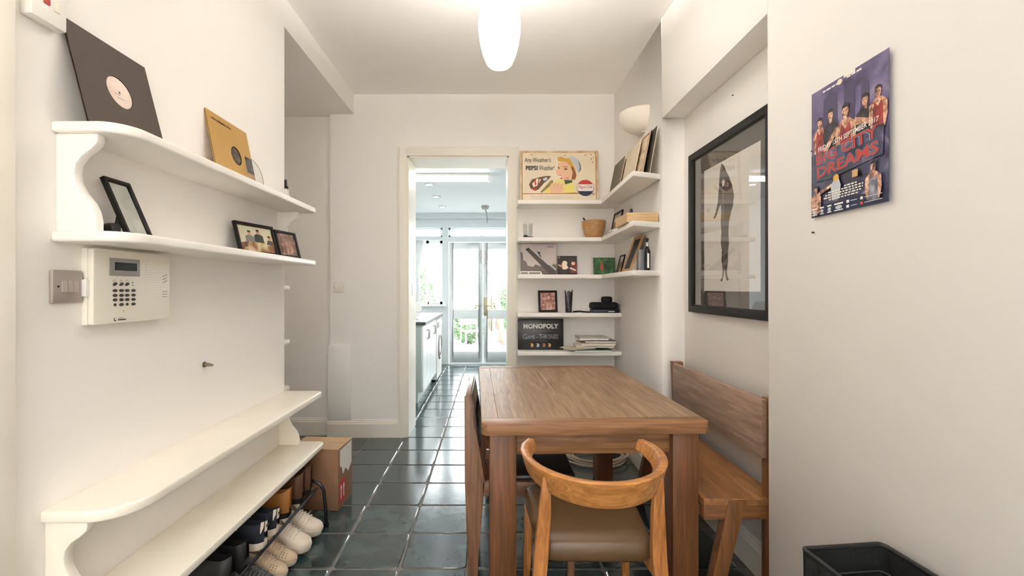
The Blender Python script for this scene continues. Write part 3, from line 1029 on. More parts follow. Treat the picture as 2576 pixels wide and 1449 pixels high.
# ------------------------------------------------------------------ shoes, rack, carton
def shoe(name, label, L, Wd, Hc, upper, sole, lace=None, collar=0.42, lining=None, sole_h=0.026, group=None, style='trainer', toe_h=0.5):
    """heel at local x = 0, toe at x = L, sole on z = 0"""
    t = thing(name, label, 'shoe', group=group)

    def half(s):       # half width along the length
        pts = [(0, 0.30), (0.06, 0.62), (0.15, 0.74), (0.32, 0.70), (0.5, 0.82), (0.7, 1.0), (0.85, 0.88), (0.94, 0.6), (1.0, 0.16)]
        for (a, b), (c, d) in zip(pts, pts[1:]):
            if s <= c:
                k = (s - a) / (c - a)
                k = k * k * (3 - 2 * k) if False else k
                return (b + (d - b) * k) * Wd / 2
        return 0.1 * Wd
    ss = [0, 0.03, 0.08, 0.15, 0.23, 0.32, 0.40, 0.47, 0.55, 0.64, 0.74, 0.83, 0.90, 0.95, 0.985, 1.0]
    out = [(s * L, -half(s) * 1.04) for s in ss] + [(s * L, half(s) * 1.04) for s in reversed(ss)]
    rings = []
    for z, k in ((0, 0.96), (sole_h * 0.3, 1.0), (sole_h, 1.0)):
        rings.append([(x * k + L * (1 - k) / 2, y * k, z + max(0, (x / L - 0.75)) * 0.05) for x, y in out])
    MB().loft(rings).build('sole', sole, t, smooth=True, angle=50)
    N = 13
    R = []
    for s in ss:
        w = half(s)
        if s < collar:
            top = Hc * (1.0 + 0.12 * (1 - min(s / 0.12, 1)) - 0.10 * math.sin(PI * s / collar))
            opening = True
        else:
            k = (s - collar) / (1 - collar)
            top = Hc * (1.06 - (1.06 - toe_h) * min(1, k * 1.25) ** 0.8)
            if k > 0.8:
                top = Hc * toe_h * (1 - ((k - 0.8) / 0.2) ** 2 * 0.62)
            opening = False
        x = s * L
        lean = 0.012 * (1 if s > 0.01 else 0)
        zb = sole_h * 0.8 + max(0, s - 0.75) * 0.05
        ring = []
        if opening:
            wi = w * (0.66 if style != 'boot' else 0.74)
            ring = [(x, -w, zb), (x, -w * 1.03, zb + 0.25 * top), (x, -w * 0.96, zb + 0.55 * top), (x, -wi * 1.12, zb + 0.85 * top), (x, -wi, zb + top),
                    (x, -wi * 0.8, zb + top * 0.96), (x, 0, zb + 0.22 * top), (x, wi * 0.8, zb + top * 0.96),
                    (x, wi, zb + top), (x, wi * 1.12, zb + 0.85 * top), (x, w * 0.96, zb + 0.55 * top), (x, w * 1.03, zb + 0.25 * top), (x, w, zb)]
        else:
            for i in range(N):
                a = PI * i / (N - 1)
                c = math.cos(a)
                ring.append((x, -w * (abs(c) ** 0.72) * (1 if c > 0 else -1), zb + top * (math.sin(a) ** 0.85)))
        R.append(ring)
    MB().loft(R, ring_closed=False, cap=False).build('upper', upper, t, smooth=True, angle=60)
    x1 = collar * L
    ins = MB()
    ins.add([(s * L, -half(s) * 0.62, sole_h + Hc * 0.24) for s in (0.05, 0.2, 0.4)] + [(s * L, half(s) * 0.62, sole_h + Hc * 0.24) for s in (0.4, 0.2, 0.05)], [(0, 1, 2, 3, 4, 5)])
    ins.build('insole', lining or BLACKC, t)
    if lace:
        tg = []
        for k in range(5):
            q = k / 4
            x = x1 - 0.035 * (1 - q) + 0.012
            tg.append([(x, -0.021, sole_h + Hc * (1.28 - 0.22 * q)), (x, 0, sole_h + Hc * (1.33 - 0.22 * q)), (x, 0.021, sole_h + Hc * (1.28 - 0.22 * q)), (x + 0.005, 0.021, sole_h + Hc * (1.24 - 0.22 * q)), (x + 0.005, -0.021, sole_h + Hc * (1.24 - 0.22 * q))])
        MB().loft(tg).build('tongue', upper, t, smooth=True)
        for k in range(5):
            s = collar + 0.05 + 0.06 * k
            kk = (s - collar) / (1 - collar)
            tz = Hc * (1.06 - (1.06 - toe_h) * min(1, kk * 1.25) ** 0.8) + sole_h * 0.8
            w = half(s)
            path = []
            for i in range(9):
                a = PI * (0.22 + 0.56 * i / 8)
                c = math.cos(a)
                path.append((s * L + (0.004 if i % 2 else 0), -w * (abs(c) ** 0.72) * (1 if c > 0 else -1) * 1.02, sole_h * 0.8 + (tz - sole_h * 0.8) * (math.sin(a) ** 0.85) + 0.003))
            MB().tube(path, 0.0032, 6).build('lace', lace, t, smooth=True)
    return t


WHITEL = mat('off_white_leather', (222, 208, 192), 0.55, var=0.08, vscale=14)
BEIGE = mat('beige_suede', (196, 174, 148), 0.8, var=0.12, vscale=18)
NAVY = mat('navy_canvas', (26, 30, 42), 0.8, bump=0.2, bscale=150)
BROWNL = mat('dark_brown_leather', (84, 54, 34), 0.45, var=0.2, vscale=10)
TANL = mat('tan_leather', (156, 100, 46), 0.5, var=0.18, vscale=10)
BLKL = mat('black_leather', (20, 19, 20), 0.45)
RUBW = mat('white_rubber', (226, 212, 196), 0.6)
RUBB = mat('black_rubber', (22, 20, 20), 0.7)
LACEW = mat('white_lace', (226, 216, 202), 0.8)


def put_lower(t, y, toe_x=-0.87, L=0.28, yaw=0.0):
    """toe towards the room, resting on the low bar, heel raised on the rear bar"""
    t.rotation_euler = (0, 0.30, yaw)
    t.location = (toe_x - L * 0.95, y, 0.012 + L * 0.28)


def put_upper(t, y, heel_x=-0.955, z=0.218, yaw=0.0):
    t.rotation_euler = (0, -0.03, PI + yaw)
    t.location = (heel_x, y, z)


L = 0.285
for y, lb, yw in ((2.405, 'off-white leather trainer at the far end of the shoe rack', 0.06), (2.275, 'off-white leather trainer in front of its far pair, lower rack', -0.03)):
    s = shoe('trainer', lb, L, 0.105, 0.082, WHITEL, RUBW, LACEW, group='off-white trainers', lining=BEIGE, sole_h=0.032)
    put_lower(s, y, -0.893, L, yw)
L = 0.25
for y, lb, yw in ((2.145, 'beige suede shoe half hidden beside the off-white trainers', 0.05), (2.062, 'beige perforated suede shoe at front of lower rack', -0.02)):
    s = shoe('suede_shoe', lb, L, 0.092, 0.066, BEIGE, RUBW, BEIGE, group='beige suede shoes', lining=BROWNL)
    put_lower(s, y, -0.915, L, yw)
    dots = MB()
    for i in range(5):
        for j in range(3):
            a = math.radians(28 + j * 13)
            x = L * (0.60 + 0.055 * i)
            dots.lathe([(0.0026, -0.001), (0.001, 0.002)], 6, (x, -0.034 * math.cos(a) - 0.006, 0.03 + 0.045 * math.sin(a)))
    dots.build('perforations', BROWNL, s)
L = 0.26
for y, lb in ((1.948, 'black shoe on lower rack beside the beige suede shoes'), (1.845, 'black shoe on lower rack nearest the camera')):
    s = shoe('black_shoe', lb, L, 0.1, 0.07, BLKL, RUBB, mat('grey_lace', (110, 110, 112), 0.8), group='black shoes on the lower rack')
    put_lower(s, y, -0.91, L, 0.04)
for y, lb in ((2.455, 'dark brown leather ankle boot at far end of upper rack'), (2.355, 'dark brown leather ankle boot second from far rack end')):
    s = shoe('ankle_boot', lb, 0.228, 0.088, 0.118, BROWNL, RUBB, None, style='boot', collar=0.5, group='brown ankle boots', lining=BROWNL)
    put_upper(s, y)
s = shoe('ankle_boot', 'single tan leather ankle boot between brown boots and navy shoes', 0.225, 0.086, 0.105, TANL, RUBB, None, style='boot', collar=0.5, lining=TANL)
put_upper(s, 2.205)
for y, lb, pr in ((2.055, 'navy canvas sneaker with cream heel tab, next to tan boot', 0), (1.945, 'navy canvas sneaker with cream heel tab, front one of pair', 1)):
    s = shoe('canvas_sneaker', lb, 0.228, 0.098, 0.082, NAVY, RUBW, LACEW, group='navy canvas sneakers', sole_h=0.03)
    put_upper(s, y, -0.945 + 0.0 * pr)
    tabr = []
    for zz in (0.068, 0.088, 0.112):
        tabr.append([(-0.004 + 0.014 * abs(math.sin(a)) ** 1.5 * 1.2, 0.024 * math.sin(a) * (1.15 if zz < 0.1 else 0.95), zz) for a in [-1.3 + 2.6 * k / 8 for k in range(9)]])
    MB().loft(tabr, ring_closed=False, cap=False).build('heel_tab', RUBW, s, smooth=True)
    mk = MB()
    for k in range(3):
        mk.box(-0.0062, -0.0045, -0.013 + k * 0.009, -0.008 + k * 0.009, 0.088, 0.098)
    mk.build('heel_lettering', INK['dark'], s)
for y, lb in ((1.815, 'black shoe on upper rack beside the navy sneakers'), (1.715, 'black shoe on upper rack, nearest the camera')):
    s = shoe('black_shoe', lb, 0.23, 0.098, 0.072, BLKL, RUBB, mat('grey_lace', (0, 0, 0)), group='black shoes on the upper rack')
    put_upper(s, y)

t = thing('shoe_rack', 'black tubular metal shoe rack standing under the cream bench', 'shoe rack', (-1.05, 2.0, 0))
for y in (0.535, -0.55):
    path = [(-0.13, y, 0.0), (-0.13, y, 0.20), (-0.12, y, 0.232), (-0.09, y, 0.248), (0.08, y, 0.248), (0.115, y, 0.235), (0.135, y, 0.20), (0.145, y, 0.1), (0.15, y, 0.012)]
    MB().tube(path, 0.009, 8).build('end_frame', BLACKM, t, smooth=True)
    MB().tube([(0.15, y, 0.022), (0.15, y, 0.0)], 0.014, 10).build('foot', BLACKM, t, smooth=True)
    MB().tube([(-0.13, y, 0.022), (-0.13, y, 0.0)], 0.014, 10).build('foot', BLACKM, t, smooth=True)
for x, z in ((0.098, 0.208), (-0.06, 0.208), (0.06, 0.027), (-0.06, 0.062)):
    MB().tube([(x, -0.55, z), (x, 0.535, z)], 0.0075, 8).build('bar', BLACKM, t, smooth=True)

CARD = mat('brown_cardboard', (142, 104, 78), 0.8, var=0.12, vscale=5)
t = thing('cardboard_box', 'brown cardboard carton with torn white label beside shoe rack', 'box', (-1.035, 2.83, 0), -0.08)
bw, bd, bh = 0.30, 0.215, 0.355
MB().box(-bw / 2, bw / 2, -bd / 2, bd / 2, 0, bh).build('carton', CARD, t, bevel=0.003)
for s in (-1, 1):
    MB().prism([(s * 0.002, bh + 0.0015), (s * bd / 2, bh + 0.001), (s * bd / 2, bh + 0.0045), (s * 0.002, bh + 0.006)], 'x', -bw / 2, bw / 2).build('top_flap', mat('light_cardboard', (186, 156, 124), 0.8, var=0.1, vscale=6), t)
MB().box(bw / 2 - 0.12, bw / 2 - 0.1, -0.024, 0.024, bh + 0.006, bh + 0.007).build('tape', mat('clear_tape', (206, 182, 140), 0.25), t)
side = MB()
side.add([(bw / 2 + 0.001, y, z) for y, z in ((-0.085, 0.345), (0.095, 0.35), (0.095, 0.215), (0.04, 0.18), (0.0, 0.215), (-0.04, 0.19), (-0.06, 0.24), (-0.085, 0.25))], [tuple(range(8))])
side.build('torn_label', PAPER, t)
side = MB()
side.add([(bw / 2 + 0.001, y, z) for y, z in ((-0.10, 0.03), (0.0, 0.045), (0.0, 0.17), (-0.10, 0.16))], [(0, 1, 2, 3)])
rl = side.build('red_label', INK['red'], t)
side = MB()
for yc in (-0.068, -0.03):
    side.add([(bw / 2 + 0.0016, yc + a, b) for a, b in ((-0.006, 0.055), (0.006, 0.057), (0.006, 0.115), (0.014, 0.115), (0.0, 0.142), (-0.014, 0.115), (-0.006, 0.115))], [tuple(range(7))])
side.build('arrow_print', INK['white'], rl)

# ------------------------------------------------------------------ dining table
OAKX = wood('oak_table_x', (112, 74, 46), (158, 112, 74), 'X', 0.5)
OAKY = wood('oak_table_y', (120, 94, 70), (170, 138, 108), 'Y', 0.48)
OAKZ = wood('oak_table_z_shaded', (84, 50, 27), (126, 78, 45), 'Z', 0.45)  # leg oak is darkened, their shading is put into the colour
TH = 0.76
t = thing('dining_table', 'chunky oak dining table with thick square legs in room centre', 'table', (0.398, 2.545, 0), 0.034)
tw, tl, tt = 0.925, 1.375, 0.047
hx, hy, bd = tw / 2, tl / 2, 0.085
ch = 0.022
z0, z1 = TH - tt, TH
for s in (-1, 1):
    pts = [(-hx + ch, s * hy), (hx - ch, s * hy), (hx, s * (hy - ch)), (hx, s * (hy - bd)), (-hx, s * (hy - bd)), (-hx, s * (hy - ch))]
    MB().prism(pts, 'z', z0, z1).build('top_plank', OAKX, t, bevel=0.0025)
n = 5
wid = (tw - 2 * 0.07) / n
xs = [-hx] + [-hx + 0.07 + wid * k for k in range(n + 1)] + [hx]
for a, b in zip(xs, xs[1:]):
    MB().box(a, b, -hy + bd, hy - bd, z0, z1).build('top_plank', OAKY, t, bevel=0.0016, seg=1)
lg = 0.108
ins = 0.034
for sx in (-1, 1):
    for sy in (-1, 1):
        cx, cy = sx * (hx - ins - lg / 2), sy * (hy - ins - lg / 2)
        MB().box(cx - lg / 2, cx + lg / 2, cy - lg / 2, cy + lg / 2, 0, z0).build('leg', OAKZ, t, bevel=0.004)
for sy in (-1, 1):
    y = sy * (hy - ins - 0.045)
    MB().box(-hx + ins + lg, hx - ins - lg, y - 0.013, y + 0.013, z0 - 0.098, z0).build('apron', OAKX, t, bevel=0.003)
for sx in (-1, 1):
    x = sx * (hx - ins - 0.045)
    MB().box(x - 0.013, x + 0.013, -hy + ins + lg, hy - ins - lg, z0 - 0.098, z0).build('apron', OAKY, t, bevel=0.003)

# ------------------------------------------------------------------ round-back chair in front
HONX = wood('honey_oak_x', (140, 88, 42), (196, 136, 76), 'X', 0.4)
HONZ = wood('honey_oak_z', (132, 80, 38), (184, 122, 66), 'Z', 0.4)
LEATH = mat('brown_seat_leather', (90, 66, 42), 0.38, var=0.12, vscale=6, bump=0.12, bscale=160)
t = thing('round_back_chair', 'honey oak chair with curved hoop back and brown leather seat', 'chair', (0.345, 1.62, 0), -0.02)
RX_, RYf = 0.222, 0.275      # hoop half width and depth
cy = 0.0
path = []
for k in range(41):
    a = PI + PI * k / 40
    path.append((RX_ * math.cos(a), cy + RYf * math.sin(a), 0))
path = [(-RX_ * 0.87, cy + 0.10, 0), (-RX_ * 0.97, cy + 0.05, 0)] + path + [(RX_ * 0.97, cy + 0.05, 0), (RX_ * 0.87, cy + 0.10, 0)]
rings = []
m_ = len(path)
for i, pnt in enumerate(path):
    pnt = Vector(pnt)
    tg = (Vector(path[min(i + 1, m_ - 1)]) - Vector(path[max(i - 1, 0)])).normalized()
    nr = Vector((tg.y, -tg.x, 0))
    f = math.sin(PI * i / (m_ - 1)) ** 0.5
    top, bot = 0.742, 0.742 - (0.036 + 0.046 * f)
    w = 0.013
    sl = 0.010            # band leans outwards at the top
    sec = [(w + sl, top - 0.004), (w - 0.004 + sl, top), (-w + 0.004 + sl, top), (-w + sl, top - 0.004), (-w - sl * f, bot + 0.004), (-w + 0.004 - sl * f, bot), (w - 0.004 - sl * f, bot), (w - sl * f, bot + 0.004)]
    rings.append([(pnt.x + nr.x * a, pnt.y + nr.y * a, b) for a, b in sec])
MB().loft(rings).build('hoop_back', HONX, t, smooth=True, angle=50)
# seat cushion: wider at the front (under the table)
rings = []
for z, k in ((0.405, 0.95), (0.415, 0.99), (0.44, 1.0), (0.465, 0.985), (0.478, 0.94), (0.482, 0.8), (0.482, 0.4)):
    o = []
    for x, y in rrect(-1, 1, -1, 1, 0.22, 6):
        wx = 0.185 + 0.035 * (y + 1) / 2
        o.append((x * wx * k, (0.115 + y * 0.225) * 1 if k > 0.9 else 0.115 + y * 0.225 * k, z - (0.004 if k < 0.5 else 0)))
    rings.append([(p[0], 0.115 + (p[1] - 0.115) * k, p[2]) for p in o])
MB().loft(rings).build('seat', LEATH, t, smooth=True, angle=60)
# rear legs rise to the hoop, front legs stop under the seat
for s in (-1, 1):
    pts = [(s * 0.172, -0.185, 0.72), (s * 0.176, -0.165, 0.60), (s * 0.186, -0.14, 0.45), (s * 0.205, -0.165, 0.2), (s * 0.222, -0.2, 0.0)]
    ww = (0.026, 0.038, 0.046, 0.036, 0.026)
    rings = []
    for (x, y, z), w in zip(pts, ww):
        rings.append([(x + a * w / 2, y + b * w * 0.42, z) for a, b in ((-1, -1), (1, -1), (1, 1), (-1, 1))])
    MB().loft(rings).build('leg', HONZ, t, bevel=0.004)
    pts = [(s * 0.195, 0.315, 0.41), (s * 0.2, 0.32, 0.25), (s * 0.21, 0.335, 0.0)]
    rings = []
    for (x, y, z), w in zip(pts, (0.042, 0.036, 0.024)):
        rings.append([(x + a * w / 2, y + b * w / 2, z) for a, b in ((-1, -1), (1, -1), (1, 1), (-1, 1))])
    MB().loft(rings).build('leg', HONZ, t, bevel=0.004)
    MB().bar((s * 0.186, -0.14, 0.395), (s * 0.16, 0.31, 0.39), 0.022, 0.045).build('side_rail', HONX, t, bevel=0.003)
MB().bar((-0.185, 0.315, 0.39), (0.185, 0.315, 0.39), 0.022, 0.04).build('front_rail', HONX, t, bevel=0.003)

# ------------------------------------------------------------------ side chair on the left
WALX = wood('brown_oak_x', (92, 62, 44), (136, 98, 72), 'X', 0.4)
WALZ = wood('brown_oak_z', (92, 62, 44), (140, 100, 74), 'Z', 0.4)
DARKL = mat('dark_seat_leather', (34, 26, 26), 0.32, bump=0.1, bscale=160)
t = thing('side_chair', 'brown oak chair with dark leather seat pushed in at left of table', 'chair', (0.15, 2.21, 0), 0.0)
prof = [(-0.268, 0.835), (-0.266, 0.47), (-0.262, 0.36), (-0.25, 0.0), (-0.215, 0.0), (-0.198, 0.25), (-0.184, 0.405), (-0.178, 0.465), (-0.208, 0.64), (-0.246, 0.835)]
for y in (-0.21, 0.18):
    MB().prism(prof, 'y', y, y + 0.03).build('leg', WALZ, t, bevel=0.003)
    MB().box(-0.19, 0.20, y, y + 0.03, 0.405, 0.465).build('side_rail', WALX, t, bevel=0.003)
    MB().prism([(0.17, 0.465), (0.215, 0.465), (0.205, 0.0), (0.18, 0.0)], 'y', y, y + 0.03).build('leg', WALZ, t, bevel=0.003)
MB().prism([(-0.262, 0.845), (-0.24, 0.845), (-0.205, 0.62), (-0.225, 0.62)], 'y', -0.205, 0.205).build('backrest', WALZ, t, bevel=0.003)
MB().prism([(-0.241, 0.838), (-0.234, 0.838), (-0.196, 0.61), (-0.206, 0.61)], 'y', -0.195, 0.195).build('back_pad', DARKL, t, bevel=0.002)
MB().prism(rrect(-0.12, 0.22, -0.175, 0.175, 0.03), 'z', 0.425, 0.485).build('seat', DARKL, t, bevel=0.016, seg=4)
MB().box(0.175, 0.205, -0.18, 0.18, 0.41, 0.455).build('front_rail', WALX, t)
MB().box(-0.13, -0.10, -0.18, 0.18, 0.41, 0.445).build('rear_rail', DARKL, t)

# ------------------------------------------------------------------ bench in the recess
BENY = wood('bench_oak_y', (128, 84, 50), (172, 120, 76), 'Y', 0.38)
BENX = wood('bench_oak_x', (110, 70, 42), (150, 100, 62), 'X', 0.4)
BENZ = wood('bench_oak_z', (100, 62, 36), (142, 94, 58), 'Z', 0.4)
t = thing('wooden_bench', 'oak bench with plank backrest standing in the right recess', 'bench', (1.0, 2.36, 0))
y0, y1 = -0.485, 0.485
px_ = [-0.145, -0.035, 0.07, 0.172]
for a, b in zip(px_, px_[1:]):
    MB().box(a, b, y0, y1, 0.422, 0.45).build('seat_plank', BENY, t, bevel=0.0015, seg=1)
MB().box(0.086, 0.1115, y0 + 0.002, y1 - 0.05, 0.612, 0.85).build('backrest', wood('bench_back_oak', (130, 102, 86), (168, 138, 118), 'Y', 0.42), t, bevel=0.004)
for y in (y0 + 0.0, y1 - 0.045):
    MB().box(-0.145, 0.16, y + 0.002, y + 0.042, 0.366, 0.4215).build('end_rail', BENX, t, bevel=0.003)
    MB().prism([(-0.045, 0.445), (0.025, 0.445), (-0.085, 0.0), (-0.14, 0.0)], 'y', y - 0.004, y + 0.044).build('leg', BENZ, t, bevel=0.003)
    MB().prism([(0.112, 0.0), (0.152, 0.0), (0.165, 0.42), (0.158, 0.855), (0.112, 0.855), (0.112, 0.45)] if y < 0 else [(0.112, 0.0), (0.152, 0.0), (0.165, 0.42), (0.153, 0.855), (0.090, 0.855), (0.108, 0.45), (0.112, 0.36)], 'y', y, y + 0.045).build('back_post', BENZ, t, bevel=0.003)
MB().box(-0.11, -0.085, y0 + 0.04, y1 - 0.04, 0.372, 0.421).build('front_rail', BENY, t, bevel=0.002)

# ------------------------------------------------------------------ large framed print in the recess
t = thing('framed_print', 'large black framed print of a dark hooded figure in the recess', 'picture', (RX, 2.79, 1.158), RIGHT)
fw, fh, fb, fd = 0.82, 0.93, 0.045, 0.032
rings = []
for a, y in ((0, 0), (0, -fd), (fb * 0.8, -fd), (fb, -fd * 0.55), (fb, 0)):
    rings.append([(a, y, a), (fw - a, y, a), (fw - a, y, fh - a), (a, y, fh - a)])
MB().loft(rings, cap=False, close=True).build('frame', BLACKF, t)
MB().box(fb * 0.9, fw - fb * 0.9, -0.010, -0.004, fb * 0.9, fh - fb * 0.9).build('mount', mat('taupe_mount', (74, 67, 64), 0.7), t)
art = MB().box(0.165, 0.715, -0.012, -0.010, 0.125, 0.80).build('paper', mat('art_paper', (248, 242, 236), 0.6), t)
p = Print(-0.012, 0.55, 0.675, 0.165, 0.125)
body = [(0.36, 0.99), (0.41, 0.96), (0.45, 0.91), (0.50, 0.86), (0.56, 0.78), (0.59, 0.70), (0.57, 0.63), (0.53, 0.58), (0.50, 0.52), (0.49, 0.44), (0.50, 0.36), (0.48, 0.29), (0.485, 0.22), (0.46, 0.16), (0.47, 0.11), (0.50, 0.085),
        (0.46, 0.08), (0.435, 0.12), (0.42, 0.18), (0.40, 0.12), (0.37, 0.075), (0.34, 0.08), (0.375, 0.11), (0.385, 0.17), (0.36, 0.24), (0.37, 0.31), (0.345, 0.38), (0.36, 0.46), (0.345, 0.54), (0.36, 0.62), (0.345, 0.68), (0.30, 0.64),
        (0.27, 0.60), (0.225, 0.575), (0.20, 0.585), (0.235, 0.61), (0.26, 0.65), (0.29, 0.70), (0.30, 0.76), (0.315, 0.82), (0.32, 0.88), (0.335, 0.94)]
p.poly(body, ink('charcoal', (58, 52, 52)))
p.poly([(0.365, 0.845), (0.40, 0.86), (0.425, 0.84), (0.41, 0.81), (0.38, 0.80)], INK['white'])
p.poly([(0.385, 0.78), (0.395, 0.78), (0.405, 0.60), (0.395, 0.45), (0.385, 0.60)], INK['grey'])
for q in range(9):
    s0, t0 = random.uniform(0.25, 0.36), random.uniform(0.3, 0.72)
    if 0.59 < t0 < 0.7 or s0 > 0.345:
        p.poly([(s0, t0), (s0 + 0.02, t0 + 0.006), (s0 + 0.012, t0 + 0.03)], INK['grey'])
p.build('figure_print', art)
MB().box(fb * 0.95, fw - fb * 0.95, -0.019, -0.017, fb * 0.95, fh - fb * 0.95).build('glass', PICGLASS, t)

# ------------------------------------------------------------------ poster on the right wall
t = thing('poster', 'purple and red boxing event poster taped to the right wall', 'poster', (XR - 0.004, 1.545, 1.531), RIGHT)
PWd, PHt = 0.306, 0.41


def bow(s, q):
    return -0.004 * s * (1 - 0.4 * q) - 0.0012 * s * s - 0.002


PBG = photo('poster_sky', [(46, 40, 60), (84, 74, 112), (112, 100, 138), (150, 138, 164)], 9)
PBG2 = photo('poster_ring', [(24, 22, 34), (44, 42, 66), (70, 68, 100), (150, 140, 160)], 14)
sheet = MB()
n1, n2 = 10, 10
vs = []
for y_off in (0.0, 0.0006):
    for j in range(n2 + 1):
        for i in range(n1 + 1):
            s_, q_ = i / n1, j / n2
            vs.append((s_ * PWd, bow(s_, q_) + y_off, q_ * PHt))
fs = []
k0 = (n1 + 1) * (n2 + 1)
for j in range(n2):
    for i in range(n1):
        a = j * (n1 + 1) + i
        fs.append((a, a + 1, a + n1 + 2, a + n1 + 1))
        fs.append((k0 + a, k0 + a + n1 + 1, k0 + a + n1 + 2, k0 + a + 1))
sheet.add(vs, fs)
so = sheet.build('sheet', PBG, t, smooth=True)
p = Print(0.0, PWd, PHt, bow=bow)


def strip(s0, s1, t0, t1, m, nx=8, ny=3):
    p.layer += 0.25
    for i in range(nx):
        for j in range(ny):
            a, b = s0 + (s1 - s0) * i / nx, s0 + (s1 - s0) * (i + 1) / nx
            c, d = t0 + (t1 - t0) * j / ny, t0 + (t1 - t0) * (j + 1) / ny
            p.mb.add([p.pt(a, c), p.pt(b, c), p.pt(b, d), p.pt(a, d)], [(0, 1, 2, 3)], p.mi(m))


strip(0, 1, 0.0, 0.09, INK['navy'])
strip(0, 1, 0.09, 0.50, PBG2, 8, 6)
for s0, s1, t1 in ((0.16, 0.40, 0.9), (0.45, 0.62, 0.93), (0.66, 0.8, 0.86)):
    p.poly([(s0, 0.5), (s1, 0.5), (s1 - 0.02, t1), ((s0 + s1) / 2, t1 + 0.03), (s0 + 0.03, t1)], ink('poster_haze', (72, 64, 94)))


SKINP = photo('poster_skin', [(70, 46, 40), (150, 104, 84), (206, 160, 132), (232, 200, 176)], 60)
REDP = photo('poster_red_kit', [(70, 20, 26), (140, 44, 44), (176, 60, 54)], 50)
DARKP = photo('poster_dark_kit', [(22, 20, 26), (48, 44, 54), (84, 76, 84)], 50)
HAIRP = ink('poster_hair', (40, 30, 30))


def fighter(s, q, k, top, arms='down'):
    p.poly([(s - 0.10 * k, q - 0.26 * k), (s + 0.10 * k, q - 0.26 * k), (s + 0.13 * k, q - 0.16 * k), (s + 0.125 * k, q - 0.05 * k), (s + 0.045 * k, q - 0.005 * k), (s - 0.045 * k, q - 0.005 * k), (s - 0.125 * k, q - 0.05 * k), (s - 0.13 * k, q - 0.16 * k)], SKINP if top is not DARKP else DARKP)
    p.poly([(s - 0.075 * k, q - 0.27 * k), (s + 0.075 * k, q - 0.27 * k), (s + 0.07 * k, q - 0.09 * k), (s + 0.05 * k, q - 0.03 * k), (s, q - 0.08 * k), (s - 0.05 * k, q - 0.03 * k), (s - 0.07 * k, q - 0.09 * k)], top)
    p.poly([(s - 0.02 * k, q - 0.03 * k), (s + 0.025 * k, q - 0.03 * k), (s + 0.025 * k, q + 0.02 * k), (s - 0.02 * k, q + 0.02 * k)], SKINP)
    p.ell(s, q + 0.045 * k, 0.042 * k, 0.05 * k, SKINP)
    p.poly([(s - 0.045 * k, q + 0.05 * k), (s - 0.03 * k, q + 0.07 * k), (s + 0.03 * k, q + 0.07 * k), (s + 0.045 * k, q + 0.05 * k), (s + 0.04 * k, q + 0.09 * k), (s, q + 0.105 * k), (s - 0.04 * k, q + 0.09 * k)], HAIRP)
    p.rect(s - 0.025 * k, s - 0.008 * k, q + 0.046 * k, q + 0.052 * k, HAIRP).rect(s + 0.008 * k, s + 0.025 * k, q + 0.046 * k, q + 0.052 * k, HAIRP).rect(s - 0.012 * k, s + 0.012 * k, q + 0.016 * k, q + 0.021 * k, INK['darkred'])
    if arms == 'wide':
        p.poly([(s - 0.11 * k, q - 0.08 * k), (s - 0.28 * k, q - 0.22 * k), (s - 0.30 * k, q - 0.18 * k), (s - 0.12 * k, q - 0.03 * k)], SKINP)
        p.poly([(s + 0.11 * k, q - 0.08 * k), (s + 0.30 * k, q - 0.12 * k), (s + 0.29 * k, q - 0.08 * k), (s + 0.12 * k, q - 0.03 * k)], SKINP)


fighter(0.13, 0.70, 0.78, REDP)
fighter(0.29, 0.72, 0.82, DARKP)
fighter(0.74, 0.70, 0.85, DARKP)
fighter(0.89, 0.715, 0.80, REDP)
fighter(0.50, 0.68, 1.05, REDP, 'wide')
p.poly([(0.04, 0.28), (0.30, 0.27), (0.95, 0.32), (0.96, 0.52), (0.62, 0.515), (0.30, 0.49), (0.05, 0.50)], PBG2)
p.layer += 2.5
p.text('FRIDAY 15TH SEPTEMBER 2017', 0.12, 0.505, 0.79, 0.038, INK['white'], 0.075, 0.12, 0.015)
for dx, dy, bo, m in ((0.0, 0.0, 0.05, ink('poster_outline', (196, 190, 204))), (0.0, 0.0, 0.035, INK['navy']), (0, 0, 0.012, ink('poster_red', (176, 56, 50)))):
    p.text('BIG CITY', 0.10 + dx - bo * 0.1, 0.405 + dy - bo * 0.06, 0.80 + bo * 0.2, 0.082 + bo * 0.12, m, 0.075, 0.0, bo)
    p.text('DREAMS', 0.11 + dx - bo * 0.1, 0.30 + dy - bo * 0.06, 0.80 + bo * 0.2, 0.085 + bo * 0.12, m, 0.065, 0.0, bo)
fighter(0.09, 0.185, 0.6, SKINP)
p.poly([(0.12, 0.16), (0.33, 0.205), (0.34, 0.23), (0.13, 0.19)], SKINP)
p.poly([(0.33, 0.10), (0.43, 0.10), (0.45, 0.20), (0.42, 0.255), (0.36, 0.255), (0.31, 0.21)], INK['pale'])
p.ell(0.385, 0.262, 0.04, 0.026, INK['blond'])
fighter(0.85, 0.225, 0.72, photo('poster_grey_kit', [(60, 60, 80), (120, 120, 136), (190, 186, 190)], 40))
p.rect(0.60, 0.67, 0.225, 0.275, INK['tan'])
for k, (a, b) in enumerate(((0.5, 0.66), (0.28, 0.74), (0.24, 0.74), (0.22, 0.72), (0.3, 0.70))):
    tt_ = 0.178 - 0.019 * k
    x = a
    while x < b:
        w = random.uniform(0.02, 0.05)
        p.rect(x, min(x + w, b), tt_, tt_ + 0.010, INK['white'])
        x += w + 0.012
x = 0.25
